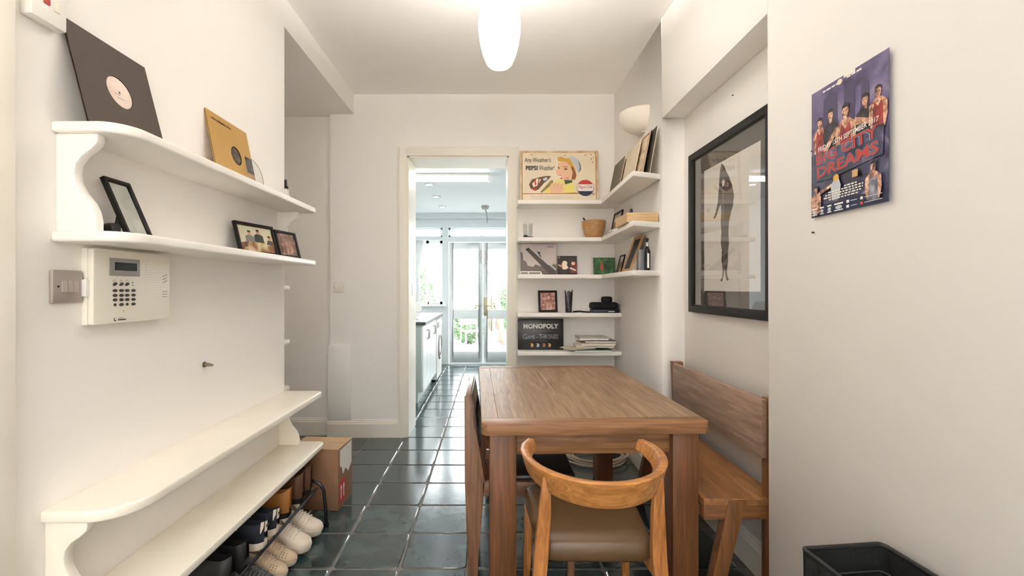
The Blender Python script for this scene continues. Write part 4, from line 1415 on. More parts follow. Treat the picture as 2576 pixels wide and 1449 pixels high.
for q in ((0.05, 0.13), (0.17, 0.23), (0.28, 0.34), (0.38, 0.50)):
    p.rect(q[0], q[1], 0.055, 0.067, INK['white']).ell((q[0] + q[1]) / 2, 0.035, (q[1] - q[0]) / 2.6, 0.014, INK['pale']).rect(q[0], q[1], 0.01, 0.018, INK['white'])
p.rect(0.545, 0.58, 0.05, 0.07, INK['white']).rect(0.60, 0.68, 0.058, 0.063, INK['pale']).rect(0.545, 0.58, 0.015, 0.035, INK['white']).rect(0.60, 0.68, 0.022, 0.027, INK['pale'])
p.rect(0.72, 0.75, 0.05, 0.07, INK['white']).rect(0.77, 0.97, 0.058, 0.063, INK['pale']).rect(0.72, 0.75, 0.015, 0.035, INK['red']).rect(0.77, 0.97, 0.022, 0.027, INK['pale'])
x = 0.22
for w in (0.04, 0.06, 0.05, 0.03):
    p.rect(x, x + w, 0.945, 0.957, INK['white'])
    x += w + 0.012
p.ell(0.455, 0.955, 0.035, 0.02, INK['cream'])
for w in (0.05, 0.05, 0.06):
    p.rect(x + 0.1, x + 0.1 + w, 0.95, 0.962, INK['white'])
    x += w + 0.012
p.build('poster_print', so)
MB().box(0.48 * PWd, 0.62 * PWd, -0.0065, -0.0055, 0.975 * PHt, 1.02 * PHt).build('tape', mat('white_tape', (240, 236, 226), 0.4), t)

# ------------------------------------------------------------------ black fabric bin by the right wall
t = thing('storage_bin', 'tall open black fabric storage bin in the lower right corner', 'bin', (0.932, 1.06, 0), 0.06)
hw, hd, H = 0.117, 0.165, 0.622


def bin_ring(k, z, inner=0.0):
    return [(x, y, z + 0.006 * math.cos(5 * math.atan2(y, x)) * (1 if z > 0.5 else 0)) for x, y in rrect(-hw * k + inner, hw * k - inner, -hd * k + inner, hd * k - inner, 0.018, 5)]


MB().loft([bin_ring(0.93, 0.0), bin_ring(0.97, 0.3), bin_ring(1.0, H), bin_ring(1.0, H, 0.006), bin_ring(0.96, 0.3, 0.006), bin_ring(0.93, 0.02, 0.006)]).build('body', BLACKC, t, smooth=True, angle=50)
MB().tube([Vector(q) for q in bin_ring(1.0, H, 0.003)], 0.006, 8, closed=True).build('rim', mat('black_binding', (24, 24, 24), 0.6), t, smooth=True)
MB().tube([Vector(q) for q in bin_ring(0.975, H - 0.065, 0.0075)], 0.0022, 6, closed=True).build('inner_seam', mat('grey_binding', (58, 56, 58), 0.7), t, smooth=True)

# ------------------------------------------------------------------ corner shelves on the back and right walls
SZ = (2.025, 1.718, 1.411, 1.094, 0.777)
names5 = ('topmost white corner shelf, holding the advertising sign and records', 'second white corner shelf from the top, holding wooden bowl and tray',
          'third white corner shelf from the top, holding sleeves and chalkboard', 'straight white wall shelf holding tube and black cases', 'lowest straight white wall shelf holding board game and papers')
for k, z in enumerate(SZ):
    t = thing('corner_shelf' if k < 3 else 'wall_shelf', names5[k], 'shelf', (0.215, YB, z), group='white shelves right of the doorway')
    if k < 3:
        MB().prism([(0, 0), (0, -0.235), (0.685, -0.235), (XR - 0.215, -0.235), (XR - 0.215, 0)], 'z', -0.034, 0).build('back_board', SHELFW, t, bevel=0.004)
        MB().prism([(0.685, -0.235), (0.655, -1.19), (XR - 0.215, -1.105), (XR - 0.215, -0.235)], 'z', -0.034, 0).build('side_board', SHELFW, t, bevel=0.004)
    else:
        MB().box(0, XR - 0.215, -0.235, 0, -0.034, 0).build('back_board', SHELFW, t, bevel=0.004)

# --- top shelf: advertising sign
t = thing('advertising_sign', 'vintage cream metal advertising sign with smiling woman on top shelf', 'sign', (0.243, 3.975, SZ[0] + 0.001), 0, -0.10)
sw, sh = 0.672, 0.462
CREAM = mat('aged_cream_enamel', (236, 220, 194), 0.45, var=0.08, vscale=5)
rings = []
for a, y in ((0, 0.008), (0, 0.0), (0.012, -0.002), (0.018, 0.003), (0.018, 0.008)):
    rings.append([(a, y, a), (sw - a, y, a), (sw - a, y, sh - a), (a, y, sh - a)])
MB().loft(rings, cap=False, close=True).build('raised_rim', mat('rusty_cream_rim', (226, 208, 176), 0.5, col2=(176, 136, 92), vscale=7), t)
face = MB().box(0.01, sw - 0.01, 0.003, 0.007, 0.01, sh - 0.01).build('face', CREAM, t)
p = Print(0.003, sw, sh)


def Z7(pts):
    return [((x - 160) / 1105, 1 - (y - 385) / 735) for x, y in pts]


for a, b, c, d in ((0.028, 0.972, 0.972, 0.978), (0.028, 0.972, 0.022, 0.028), (0.026, 0.032, 0.022, 0.978), (0.968, 0.974, 0.022, 0.978)):
    p.rect(a, b, c, d, INK['rust'])
p.poly(Z7([(195, 985), (420, 985), (640, 985), (900, 975), (1240, 985), (1240, 990), (195, 996)]), INK['rust'])
p.poly(Z7([(500, 980), (540, 900), (640, 820), (720, 790), (880, 820), (925, 870), (935, 975), (700, 985)]), INK['yellow'])
p.poly(Z7([(440, 970), (520, 880), (600, 800), (630, 800), (620, 850), (540, 920), (470, 975)]), ink('olive', (140, 120, 70)))
p.poly(Z7([(285, 860), (330, 790), (430, 760), (500, 745), (560, 740), (600, 745), (560, 790), (500, 840), (420, 930), (370, 950), (310, 920)]), INK['brown'])
p.poly(Z7([(330, 850), (400, 775), (460, 790), (400, 880), (350, 900)]), INK['cream'])
p.poly(Z7([(480, 775), (540, 755), (550, 790), (500, 815)]), INK['pale'])
p.poly(Z7([(320, 915), (400, 910), (360, 945)]), INK['red'])
p.poly(Z7([(360, 800), (380, 790), (390, 860), (370, 880)]), INK['red']).poly(Z7([(425, 780), (440, 775), (420, 850), (405, 865)]), INK['darkred'])
p.poly(Z7([(690, 480), (740, 465), (800, 490), (860, 490), (910, 560), (945, 650), (960, 740), (940, 790), (890, 800), (860, 700), (820, 560), (750, 540), (700, 530)]), INK['blond'])
p.poly(Z7([(880, 600), (920, 620), (955, 720), (940, 790), (890, 795)]), INK['hair'])
p.poly(Z7([(860, 470), (920, 470), (985, 510), (1025, 590), (1028, 650), (985, 700), (965, 680), (940, 610), (905, 540)]), INK['pale'])
p.poly(Z7([(985, 510), (1025, 590), (1028, 650), (985, 700), (1005, 620)]), INK['grey'])
p.poly(Z7([(700, 560), (750, 530), (820, 545), (880, 610), (905, 690), (890, 770), (850, 810), (780, 805), (715, 775), (670, 700), (672, 660), (695, 640)]), INK['skin'])
p.poly(Z7([(690, 740), (735, 735), (760, 750), (720, 775)]), INK['white']).poly(Z7([(692, 735), (735, 730), (762, 748), (735, 740)]), INK['red']).poly(Z7([(718, 780), (762, 752), (745, 785)]), INK['red'])
p.poly(Z7([(780, 640), (820, 630), (835, 645), (800, 660)]), INK['brown']).poly(Z7([(770, 610), (840, 605), (840, 612), (775, 620)]), INK['hair'])
p.poly(Z7([(700, 610), (722, 625), (715, 645), (698, 630)]), INK['brown'])
p.ell(0.60, 0.46, 0.03, 0.035, INK['pink'])
p.poly(Z7([(590, 985), (580, 900), (600, 840), (640, 850), (660, 820), (690, 850), (720, 820), (740, 860), (790, 830), (800, 850), (760, 900), (790, 920), (740, 985)]), INK['skin'])
for x0_, y0_, x1_, y1_ in ((640, 850, 650, 920), (690, 850, 690, 920), (740, 860, 725, 925)):
    p.poly(Z7([(x0_, y0_), (x0_ + 6, y0_), (x1_ + 6, y1_), (x1_, y1_)]), INK['tan'])
p.poly(Z7([(780, 800), (890, 800), (900, 830), (800, 860)]), INK['green'])
cc = ((1080 - 160) / 1105, 1 - (910 - 385) / 735)
p.ell(cc[0], cc[1], 0.108, 0.155, ink('bottlecap_edge', (60, 60, 80)), 36)
p.ell(cc[0], cc[1] + 0.006, 0.103, 0.148, INK['white'], 36)
p.poly(circle(cc[0], cc[1] + 0.006, 0.103, 0.148, 20, 0.45, PI - 0.45), INK['red'])
p.poly(circle(cc[0], cc[1] + 0.006, 0.103, 0.148, 20, PI + 0.45, 2 * PI - 0.45), INK['navy'])
p.text('Pepsi-Cola', cc[0] - 0.088, cc[1] - 0.035, 0.176, 0.085, INK['red'], 0.04, 0.25, 0.01)
p.text("Any Weather's", 0.06, 0.755, 0.335, 0.115, INK['black'], 0.0, 0.05, 0.0)
p.text('PEPSI', 0.075, 0.625, 0.15, 0.085, INK['black'], 0.0, 0.0, 0.03)
p.text('Weather!', 0.245, 0.625, 0.20, 0.095, INK['black'], 0.0, 0.05, 0.0)
p.text('More Bounce to the Ounce', 0.13, 0.085, 0.55, 0.06, INK['pale'], 0.0, 0.2, 0.0)
for s_, q_ in ((0.15, 0.925), (0.58, 0.91), (0.84, 0.915), (0.93, 0.78), (0.05, 0.05), (0.2, 0.035), (0.62, 0.02), (0.86, 0.02), (0.93, 0.16)):
    p.ell(s_, q_, 0.008, 0.011, INK['rust'], 8)
for k in range(7):
    p.ell(random.uniform(0.90, 0.99), random.uniform(0.82, 0.995), 0.005, 0.012, INK['rust'], 7)
p.build('sign_print', face)


# --- record sleeves leaning on the right wall, and other sleeves
def sleeve(label, loc, rz, tilt, w, h, face_m, edge_m, th=0.004, name='record_sleeve', cat='record', group=None):
    t = thing(name, label, cat, (loc[0], loc[1], loc[2] + th * math.sin(-tilt) + 0.0005), rz, tilt, group)
    MB().box(0, w, 0, th, 0, h).build('card', edge_m, t, bevel=0.0008, seg=1)
    fm = MB().box(0.001, w - 0.001, -0.0006, 0.0002, 0.001, h - 0.001).build('cover', face_m, t)
    return t, fm


CRD = mat('cream_card', (226, 212, 190), 0.6, var=0.08, vscale=8)
SL_GREY = mat('grey_green_card', (104, 98, 84), 0.6, var=0.12, vscale=6)
SL_PALE = mat('pale_card', (222, 206, 182), 0.6, var=0.1, vscale=8)
SL_ORN = photo('ornate_print', [(96, 70, 48), (190, 164, 130), (226, 210, 184), (234, 222, 200)], 24)
SL_DARK = mat('dark_brown_cover', (62, 52, 42), 0.55, var=0.15, vscale=8)
R = 'record sleeves leaning on the right wall'
sleeve('dark brown record sleeve closest to the right wall, rearmost of row', (0.995, 3.235, SZ[0]), RIGHT, -0.17, 0.30, 0.305, SL_DARK, CRD, group=R)
t, fm = sleeve('cream record sleeve with ornate brown border leaning in front row', (0.972, 3.30, SZ[0]), RIGHT, -0.19, 0.30, 0.30, SL_PALE, SL_DARK, group=R)
p = Print(-0.0006, 0.30, 0.30)
for a, b, c, d in ((0.05, 0.95, 0.93, 0.97), (0.05, 0.95, 0.04, 0.08), (0.05, 0.09, 0.04, 0.97), (0.91, 0.95, 0.04, 0.97)):
    p.rect(a, b, c, d, INK['rust'])
p.rect(0.15, 0.85, 0.15, 0.85, SL_ORN)
p.build('cover_print', fm)
sleeve('plain pale cream record sleeve in the middle of the row', (0.950, 3.43, SZ[0]), RIGHT, -0.20, 0.30, 0.285, SL_PALE, CRD, group=R)
sleeve('narrow cream sleeve with dark spine between pale and grey sleeves', (0.965, 3.57, SZ[0]), RIGHT, -0.20, 0.19, 0.25, SL_PALE, SL_DARK, th=0.012, group=R)
sleeve('grey-green record sleeve at far end of the row', (0.945, 3.775, SZ[0]), RIGHT, -0.20, 0.30, 0.27, SL_GREY, CRD, group=R)

# --- second shelf
t = thing('glass_tumbler', 'clear glass tumbler at the left end of second shelf', 'glass', (0.305, 3.93, SZ[1]))
MB().lathe([(0.036, 0.0), (0.037, 0.004), (0.042, 0.125), (0.040, 0.125), (0.034, 0.012), (0.001, 0.010)], 28).build('body', CLEAR, t, smooth=True)
t = thing('black_clip', 'small black clip lying beside the glass tumbler', 'clip', (0.285, 3.865, SZ[1]))
MB().box(-0.022, 0.012, -0.012, 0.012, 0.0, 0.022).build('jaw', BLACK, t, bevel=0.006)
MB().tube([(0.0, 0, 0.012), (0.03, 0, 0.005), (0.062, 0.0, 0.004)], 0.004).build('wire', BLACK, t, smooth=True)
BOWLW = wood('bowl_wood', (150, 106, 62), (196, 152, 100), 'X', 0.5, 2.0)
t = thing('wooden_bowl', 'round turned wooden bowl on second shelf beside the photo frame', 'bowl', (0.862, 3.93, SZ[1]))
MB().lathe([(0.06, 0), (0.066, 0.004), (0.085, 0.05), (0.097, 0.1), (0.100, 0.145), (0.094, 0.148), (0.09, 0.10), (0.075, 0.04), (0.05, 0.012), (0.001, 0.010)], 36).build('body', BOWLW, t, smooth=True, angle=50)
t = thing('black_pen', 'black pen sticking out of the wooden bowl', 'pen', (0.81, 3.92, SZ[1] + 0.075))
MB().tube([(0.05, 0, -0.02), (-0.02, 0, 0.07), (-0.04, 0, 0.097)], 0.007, 8).build('barrel', BLACK, t, smooth=True)
MB().tube([(-0.03, -0.008, 0.085), (0.0, -0.008, 0.05)], 0.002, 6).build('clip', CHROME, t)
t = picture_frame('photo_frame', 'dark framed family photo leaning right of the wooden bowl', (0.948, 3.74, SZ[1]), RIGHT, -0.20, 0.24, 0.175, 0.014, 0.012, BLACKF, PH_C, easel=False)
t = thing('wooden_tray', 'long light wooden box at the near end of second shelf', 'box', (0.958, 3.10, SZ[1]))
LW = wood('pale_tray_wood', (186, 152, 108), (216, 186, 142), 'X', 0.5)
for x0_, x1_, y0_, y1_ in ((-0.098, 0.10, -0.14, -0.13), (-0.098, 0.10, 0.13, 0.14), (-0.098, -0.088, -0.13, 0.13), (0.09, 0.10, -0.13, 0.13)):
    MB().box(x0_, x1_, y0_, y1_, 0.0, 0.062).build('side', LW, t, bevel=0.0015, seg=1)
MB().box(-0.088, 0.09, -0.13, 0.13, 0.002, 0.008).build('base', LW, t)
t = thing('black_bottle', 'small black bottle standing inside the light wooden box', 'bottle', (0.935, 3.12, SZ[1] + 0.009))
MB().lathe([(0.014, 0), (0.014, 0.05), (0.010, 0.062), (0.008, 0.075)], 14).build('body', BLACK, t, smooth=True)
MB().lathe([(0.01, 0.072), (0.009, 0.10), (0.004, 0.104)], 14).build('cap', BLACK, t, smooth=True)
t = thing('notebook', 'thin grey notebook lying on second shelf behind the wooden box', 'book', (0.945, 3.40, SZ[1]), 0.08)
MB().box(-0.06, 0.06, -0.09, 0.09, 0, 0.012).build('pages', PAPER, t)
MB().box(-0.062, 0.062, -0.092, 0.092, 0.012, 0.0145).build('cover', GREYP, t)

# --- third shelf
t, fm = sleeve('monochrome record sleeve with slanting crane picture on third shelf', (0.247, 3.985, SZ[2]), 0, -0.06, 0.308, 0.268, mat('mono_sky', (206, 194, 190), 0.5, var=0.12, vscale=5), mat('card_dark', (70, 62, 60), 0.6))
p = Print(-0.0006, 0.308, 0.268)
p.poly([(0, 0), (1, 0), (1, 0.32), (0.93, 0.36), (0.86, 0.30), (0.7, 0.33), (0.55, 0.28), (0.42, 0.34), (0.34, 0.26), (0.2, 0.3), (0.16, 0.42), (0.08, 0.48), (0.06, 0.7), (0, 0.76)], INK['mid'])
p.poly([(0.14, 0.82), (0.22, 0.88), (1, 0.08), (1, 0.0), (0.82, 0.0)], ink('mono_dark', (74, 62, 60)))
p.poly([(0.14, 0.82), (0.22, 0.88), (0.28, 0.82), (0.19, 0.78)], INK['black'])
p.poly([(0.26, 0.86), (0.98, 0.14), (0.98, 0.2), (0.30, 0.86)], INK['pale'])
p.poly([(0.46, 0.76), (0.56, 0.73), (0.54, 0.66), (0.59, 0.58), (0.55, 0.58), (0.50, 0.66)], INK['dark'])
p.poly([(0, 0), (0.62, 0), (0.56, 0.12), (0, 0.12)], INK['white'])
for x0_, x1_ in ((0.02, 0.20), (0.24, 0.55)):
    x = x0_
    while x < x1_:
        p.rect(x, x + 0.018, 0.03, 0.085, INK['dark'])
        x += 0.026
p.rect(0.74, 0.92, 0.885, 0.905, INK['mid']).rect(0.78, 0.93, 0.915, 0.93, INK['grey'])
p.build('cover_print', fm)
t, fm = sleeve('small dark red and black single sleeve beside monochrome record', (0.562, 3.965, SZ[2]), 0, -0.08, 0.166, 0.163, ink('sleeve_black', (32, 28, 28)), INK['darkred'])
p = Print(-0.0006, 0.166, 0.163)
p.poly([(0.62, 0.1), (1, 0.1), (1, 0.62), (0.9, 0.7), (0.7, 0.66)], INK['darkred']).poly([(0.05, 0.4), (0.2, 0.65), (0.35, 0.6), (0.3, 0.3)], INK['darkred'])
p.poly([(0.25, 0.3), (0.22, 0.55), (0.28, 0.72), (0.4, 0.74), (0.5, 0.66), (0.48, 0.5), (0.56, 0.36), (0.4, 0.28)], INK['cream'])
p.ell(0.8, 0.6, 0.1, 0.09, INK['skin']).poly([(0.6, 0.34), (0.92, 0.2), (0.96, 0.26), (0.66, 0.4)], INK['cream']).poly([(0.02, 0.5), (0.2, 0.42), (0.22, 0.48), (0.04, 0.56)], INK['skin'])
p.ell(0.08, 0.92, 0.04, 0.04, INK['tan'])
p.build('cover_print', fm)
t, fm = sleeve('dark green picture card with red figure on third shelf', (0.862, 3.93, SZ[2]), 0.0, -0.16, 0.185, 0.148, photo('green_print', [(26, 40, 30), (40, 74, 46), (60, 104, 62), (90, 124, 80)], 22), INK['green'], name='picture_card', cat='card')
p = Print(-0.0006, 0.185, 0.148)
p.poly([(0.28, 0.3), (0.32, 0.7), (0.38, 0.82), (0.44, 0.66), (0.48, 0.34), (0.40, 0.22)], ink('brick', (140, 70, 50)))
for k in range(4):
    p.poly([(0.58 + 0.1 * k, 0.3), (0.61 + 0.1 * k, 0.3), (0.585 + 0.1 * k, 0.85), (0.565 + 0.1 * k, 0.85)], ink('deepgreen', (22, 44, 28)))
p.build('card_print', fm)
t = picture_frame('photo_frame', 'tiny dark photo frame half hidden behind the chalkboard', (0.992, 3.72, SZ[2]), RIGHT, -0.22, 0.13, 0.15, 0.012, 0.01, BLACKF, PH_C, easel=False)
CHW = wood('chalkboard_wood', (150, 112, 74), (190, 150, 104), 'Z', 0.5)
t = picture_frame('chalkboard', 'small wood-framed chalkboard leaning on right wall, third shelf', (0.945, 3.40, SZ[2]), RIGHT, -0.36, 0.20, 0.272, 0.024, 0.014, CHW, mat('slate_black', (38, 42, 44), 0.7), easel=False, cat='chalkboard', glass=False)
t = thing('dark_bottle', 'slim glossy black bottle with silver neck at third shelf end', 'bottle', (1.022, 3.06, SZ[2]))
MB().lathe([(0.019, 0), (0.0205, 0.004), (0.0205, 0.125), (0.016, 0.145), (0.009, 0.16), (0.008, 0.165)], 20).build('body', mat('black_glass', (14, 16, 18), 0.08), t, smooth=True)
MB().lathe([(0.009, 0.163), (0.0095, 0.185), (0.008, 0.19)], 16).build('neck', CHROME, t, smooth=True)
MB().lathe([(0.006, 0.19), (0.0085, 0.196), (0.0085, 0.206), (0.012, 0.212), (0.003, 0.218)], 16).build('stopper', BLACK, t, smooth=True)
MB().box(-0.006, 0.006, -0.0215, -0.019, 0.02, 0.115).build('label_strip', PAPER, t)
t = thing('shadow_block', 'narrow blue-grey block for shadow and board back behind the chalkboard', 'box', (1.03, 3.17, SZ[2]))  # bluish shadow and the chalkboard's back built as a coloured block
MB().box(-0.032, 0.032, -0.035, 0.035, 0, 0.15).build('carton', mat('blue_grey_shadow', (132, 140, 150), 0.6), t, bevel=0.002)
MB().box(-0.034, -0.031, -0.036, -0.02, 0, 0.15).build('edge_strip', mat('light_cardboard', (0, 0, 0)), t)

# --- fourth shelf
t = picture_frame('photo_frame', 'upright dark framed crowd photo on fourth shelf', (0.398, 3.935, SZ[3]), 0, -0.15, 0.163, 0.185, 0.018, 0.012, BLACKF, PH_D, easel=True, yaw=0.1)
t = thing('cosmetic_tube', 'dark cosmetic tube standing on its cap on fourth shelf', 'tube', (0.648, 3.92, SZ[3]))
MB().lathe([(0.026, 0), (0.027, 0.004), (0.027, 0.034), (0.025, 0.036)], 20).build('cap', mat('purple_black', (34, 28, 42), 0.35), t, smooth=True)
rings = []
for k in range(8):
    q = k / 7
    rx, ry = 0.027 + 0.008 * q, 0.027 * (1 - q) + 0.002
    rings.append([(rx * math.cos(a), ry * math.sin(a), 0.037 + 0.152 * q) for a in [2 * PI * j / 20 for j in range(20)]])
MB().loft(rings).build('body', mat('tube_dark', (40, 36, 40), 0.3), t, smooth=True)
p = Print(-0.0235, 0.06, 0.15, -0.03, 0.037, bow=lambda s, q: 0.021 * q + 0.02 * (2 * s - 1) ** 2 * (1 - q))
for a, b, c, d, m in ((0.12, 0.88, 0.90, 0.99, 'white'), (0.15, 0.85, 0.72, 0.78, 'white'), (0.2, 0.8, 0.60, 0.64, 'pale'), (0.25, 0.5, 0.25, 0.5, 'mid'), (0.52, 0.72, 0.12, 0.5, 'white')):
    p.rect(a, b, c, d, INK[m])
p.build('tube_print', t)
t = thing('black_strap', 'thin black strap lying flat beside the cosmetic tube', 'strap', (0.745, 3.875, SZ[3]))
MB().tube([(-0.07, 0, 0.008), (-0.02, -0.006, 0.013), (0.03, -0.003, 0.008), (0.075, 0.004, 0.005)], 0.0065, 8).build('band', BLACKC, t, smooth=True)
MB().box(0.07, 0.085, -0.006, 0.012, 0.0, 0.008).build('buckle', BLACK, t, bevel=0.002)
t = thing('navy_book', 'flat dark navy box lying under the black cases', 'box', (0.935, 3.91, SZ[3]))
MB().box(-0.10, 0.115, -0.06, 0.06, 0, 0.028).build('cover', mat('navy_card', (34, 38, 54), 0.5), t, bevel=0.004)
MB().box(0.03, 0.08, -0.0612, -0.059, 0.008, 0.014).build('label_mark', PAPER, t)
t = thing('soft_case', 'wide rounded black soft case lying on the navy box', 'case', (0.935, 3.91, SZ[3] + 0.029))
MB().prism(rrect(-0.112, 0.118, -0.065, 0.065, 0.04), 'z', 0, 0.058).build('shell', BLACKC, t, bevel=0.022, seg=4)
MB().tube([(-0.11, -0.055, 0.03), (0.0, -0.0655, 0.03), (0.115, -0.055, 0.03)], 0.002, 6).build('zip', BLACKM, t)
t = thing('round_case', 'small round black case sitting on top of the soft case', 'case', (0.965, 3.91, SZ[3] + 0.0875))
MB().lathe([(0.036, 0), (0.044, 0.005), (0.046, 0.022), (0.044, 0.038), (0.034, 0.046), (0.001, 0.048)], 28).build('shell', BLACKC, t, smooth=True)
MB().lathe([(0.0465, 0.02), (0.0468, 0.022), (0.0465, 0.024)], 28, cap=False).build('zip', BLACKM, t, smooth=True)

# --- lowest shelf
t = thing('board_game', 'black board game box standing upright on the lowest shelf', 'game box', (0.222, 3.94, SZ[4] + 0.003), 0, -0.05)
gw, gh = 0.386, 0.258
MB().box(0, gw, 0.0, 0.035, 0, gh).build('lid', mat('black_game_card', (28, 26, 30), 0.35, var=0.3, vscale=4), t, bevel=0.002)
MB().box(0.003, gw - 0.003, 0.035, 0.055, 0.003, gh - 0.003).build('base', mat('dark_game_base', (40, 38, 40), 0.5), t)
p = Print(0.0, gw, gh)
p.text('MONOPOLY', 0.12, 0.68, 0.77, 0.165, INK['white'], 0, 0, 0.035)
p.rect(0.32, 0.72, 0.60, 0.607, INK['grey'])
SILV = ink('silver', (150, 150, 154), 0.35)
p.text('G', 0.10, 0.335, 0.10, 0.165, SILV).text('AME', 0.205, 0.345, 0.165, 0.12, SILV).text('OF', 0.392, 0.365, 0.05, 0.05, SILV).text('T', 0.458, 0.335, 0.06, 0.165, SILV).text('HRONES', 0.52, 0.345, 0.36, 0.12, SILV)
p.rect(0.50, 0.89, 0.478, 0.488, SILV).rect(0.40, 0.64, 0.285, 0.292, INK['grey'])
for s_, m in ((0.305, 'blond'), (0.435, 'pale'), (0.57, 'rust'), (0.69, 'tan')):
    p.poly([(s_ - 0.03, 0.10), (s_ + 0.015, 0.07), (s_ + 0.04, 0.15), (s_ + 0.01, 0.20), (s_ - 0.035, 0.19), (s_ - 0.01, 0.15)], INK[m])
p.build('box_print', t)

PAPERS = [('green folder at the bottom of the paper pile', (0.30, 0.20, 0.016), ink('folder_green', (36, 96, 76)), 0.83, 3.91, 0.02),
          ('cream envelope sticking out left from the paper pile', (0.24, 0.17, 0.006), mat('cream_paper', (224, 214, 194), 0.6), 0.715, 3.885, 0.35),
          ('white letters above the green folder in the pile', (0.30, 0.20, 0.014), PAPER, 0.85, 3.92, -0.05),
          ('buff magazine in the middle of the paper pile', (0.28, 0.20, 0.018), mat('buff_paper', (214, 196, 166), 0.55), 0.87, 3.915, 0.06),
          ('dark magazine near the top of the paper pile', (0.25, 0.19, 0.014), mat('dark_magazine', (62, 58, 64), 0.35), 0.90, 3.92, -0.04),
          ('grey-white newspaper on top of the paper pile', (0.24, 0.19, 0.022), mat('newsprint', (206, 200, 194), 0.7, var=0.15, vscale=20), 0.84, 3.92, 0.03)]
z = SZ[4]
for lb, (pw, pd, ph), m, x, y, rz in PAPERS:
    t = thing('paper_stack', lb, 'papers', (x, y, z), rz, group='papers on the lowest shelf')
    lim = min(pw / 2, XR - 0.012 - x)
    MB().box(-pw / 2, lim, -pd / 2, min(pd / 2, YB - 0.012 - y), 0, ph * 0.7).build('pages', PAPER if m is not PAPER else CRD, t)
    g = []
    for k in range(7):
        xx = -pw / 2 - 0.003 + (lim + pw / 2 + 0.005) * k / 6
        zz = ph * 0.7 + 0.0006 + 0.004 * math.sin(k * 1.3 + x * 9) ** 2
        g.append([(xx, -pd / 2 - 0.003, zz), (xx, pd / 2 * 0.9, zz), (xx, pd / 2 * 0.9, zz + ph * 0.25), (xx, -pd / 2 - 0.003, zz + ph * 0.25)])
    MB().loft(g).build('cover', m, t, smooth=True)
    z += ph + 0.005

# ------------------------------------------------------------------ coiled cable under the shelves
t = thing('coiled_cable', 'loose coil of white cable on the floor behind the table', 'cable', (0.78, 3.55, 0))
CAB = mat('cable_white', (206, 186, 166), 0.45)
for k, (r, z) in enumerate(((0.235, 0.008), (0.215, 0.02), (0.19, 0.034), (0.225, 0.045))):
    MB().tube([((r + 0.006 * math.sin(3 * a + k)) * math.cos(a) + 0.008 * k, r * 0.8 * math.sin(a), z + 0.004 * math.sin(2 * a + k)) for a in [2 * PI * j / 40 for j in range(40)]], 0.0075, 8, closed=True).build('loop', CAB, t, smooth=True)

# ------------------------------------------------------------------ kitchen
KCAB = mat('white_cabinet_door', (244, 246, 246), 0.3)
KEND = mat('grey_green_end_panel', (176, 188, 186), 0.45)
for k, (ya, yb, lb) in enumerate(((5.25, 5.85, 'white kitchen base cabinet nearest the doorway, grey-green end'), (5.855, 6.455, 'white kitchen base cabinet next to the washing machine'))):
    t = thing('base_cabinet', lb, 'cabinet', (-1.395, ya, 0), group='kitchen base cabinets')
    MB().box(0, 0.60, 0, yb - ya, 0.12, 0.88).build('carcass', KEND, t)
    MB().box(0, 0.56, 0.002, yb - ya - 0.002, 0, 0.12).build('plinth', KEND, t)
    hd_ = (yb - ya) / 2
    for q in range(2):
        d = MB().box(0.60, 0.622, q * hd_ + 0.003, (q + 1) * hd_ - 0.003, 0.125, 0.875).build('door', KCAB, t, bevel=0.003)
        yy = q * hd_ + (hd_ - 0.04 if q == 0 else 0.04)
        MB().tube([(0.622, yy, 0.70), (0.648, yy, 0.70), (0.648, yy, 0.80), (0.622, yy, 0.80)], 0.006, 8).build('handle', CHROME, d, smooth=True)
t = thing('worktop', 'long white worktop with dark front edge along kitchen wall', 'worktop', (-1.395, 5.22, 0.881))
MB().box(0, 0.655, 0, 1.86, 0.034, 0.042).build('surface', mat('white_laminate', (236, 238, 238), 0.2), t)
MB().box(0, 0.653, 0.0, 1.86, 0, 0.034).build('core', mat('dark_worktop_edge', (52, 66, 64), 0.4), t)
t = thing('washing_machine', 'white front-loading washing machine at end of kitchen worktop', 'washing machine', (-1.36, 6.475, 0))
MB().box(0, 0.60, 0, 0.59, 0.02, 0.86).build('body', WHITEP, t, bevel=0.01)
ring_ = [(0.60, 0.295 + 0.17 * math.cos(a), 0.46 + 0.17 * math.sin(a)) for a in [2 * PI * j / 32 for j in range(32)]]
MB().tube(ring_, 0.022, 10, closed=True).build('door_ring', GREYP, t, smooth=True)
MB().prism([(0.295 + 0.15 * math.cos(a), 0.46 + 0.15 * math.sin(a)) for a in [2 * PI * j / 28 for j in range(28)]], 'x', 0.598, 0.612).build('door_glass', mat('dark_machine_glass', (50, 58, 62), 0.08), t)
MB().box(0.598, 0.612, 0.04, 0.55, 0.74, 0.82).build('control_panel', GREYP, t, bevel=0.003)
for y in (0.05, 0.54):
    MB().lathe([(0.02, 0), (0.02, 0.03)], 10, (0.55, y, 0)).build('foot', BLACK, t)
t = thing('dish_rack', 'chrome wire dish rack with white plates on kitchen worktop', 'dish rack', (-0.98, 5.75, 0.923))
for y in (-0.2, 0.2):
    MB().tube([(-0.15, y, 0.005), (0.15, y, 0.005), (0.15, y, 0.09), (-0.15, y, 0.09)], 0.004, 6, closed=True).build('side_wire', CHROME, t)
for k in range(7):
    x = -0.15 + 0.05 * k
    MB().tube([(x, -0.2, 0.005), (x, 0.2, 0.005)], 0.003, 6).build('base_wire', CHROME, t)
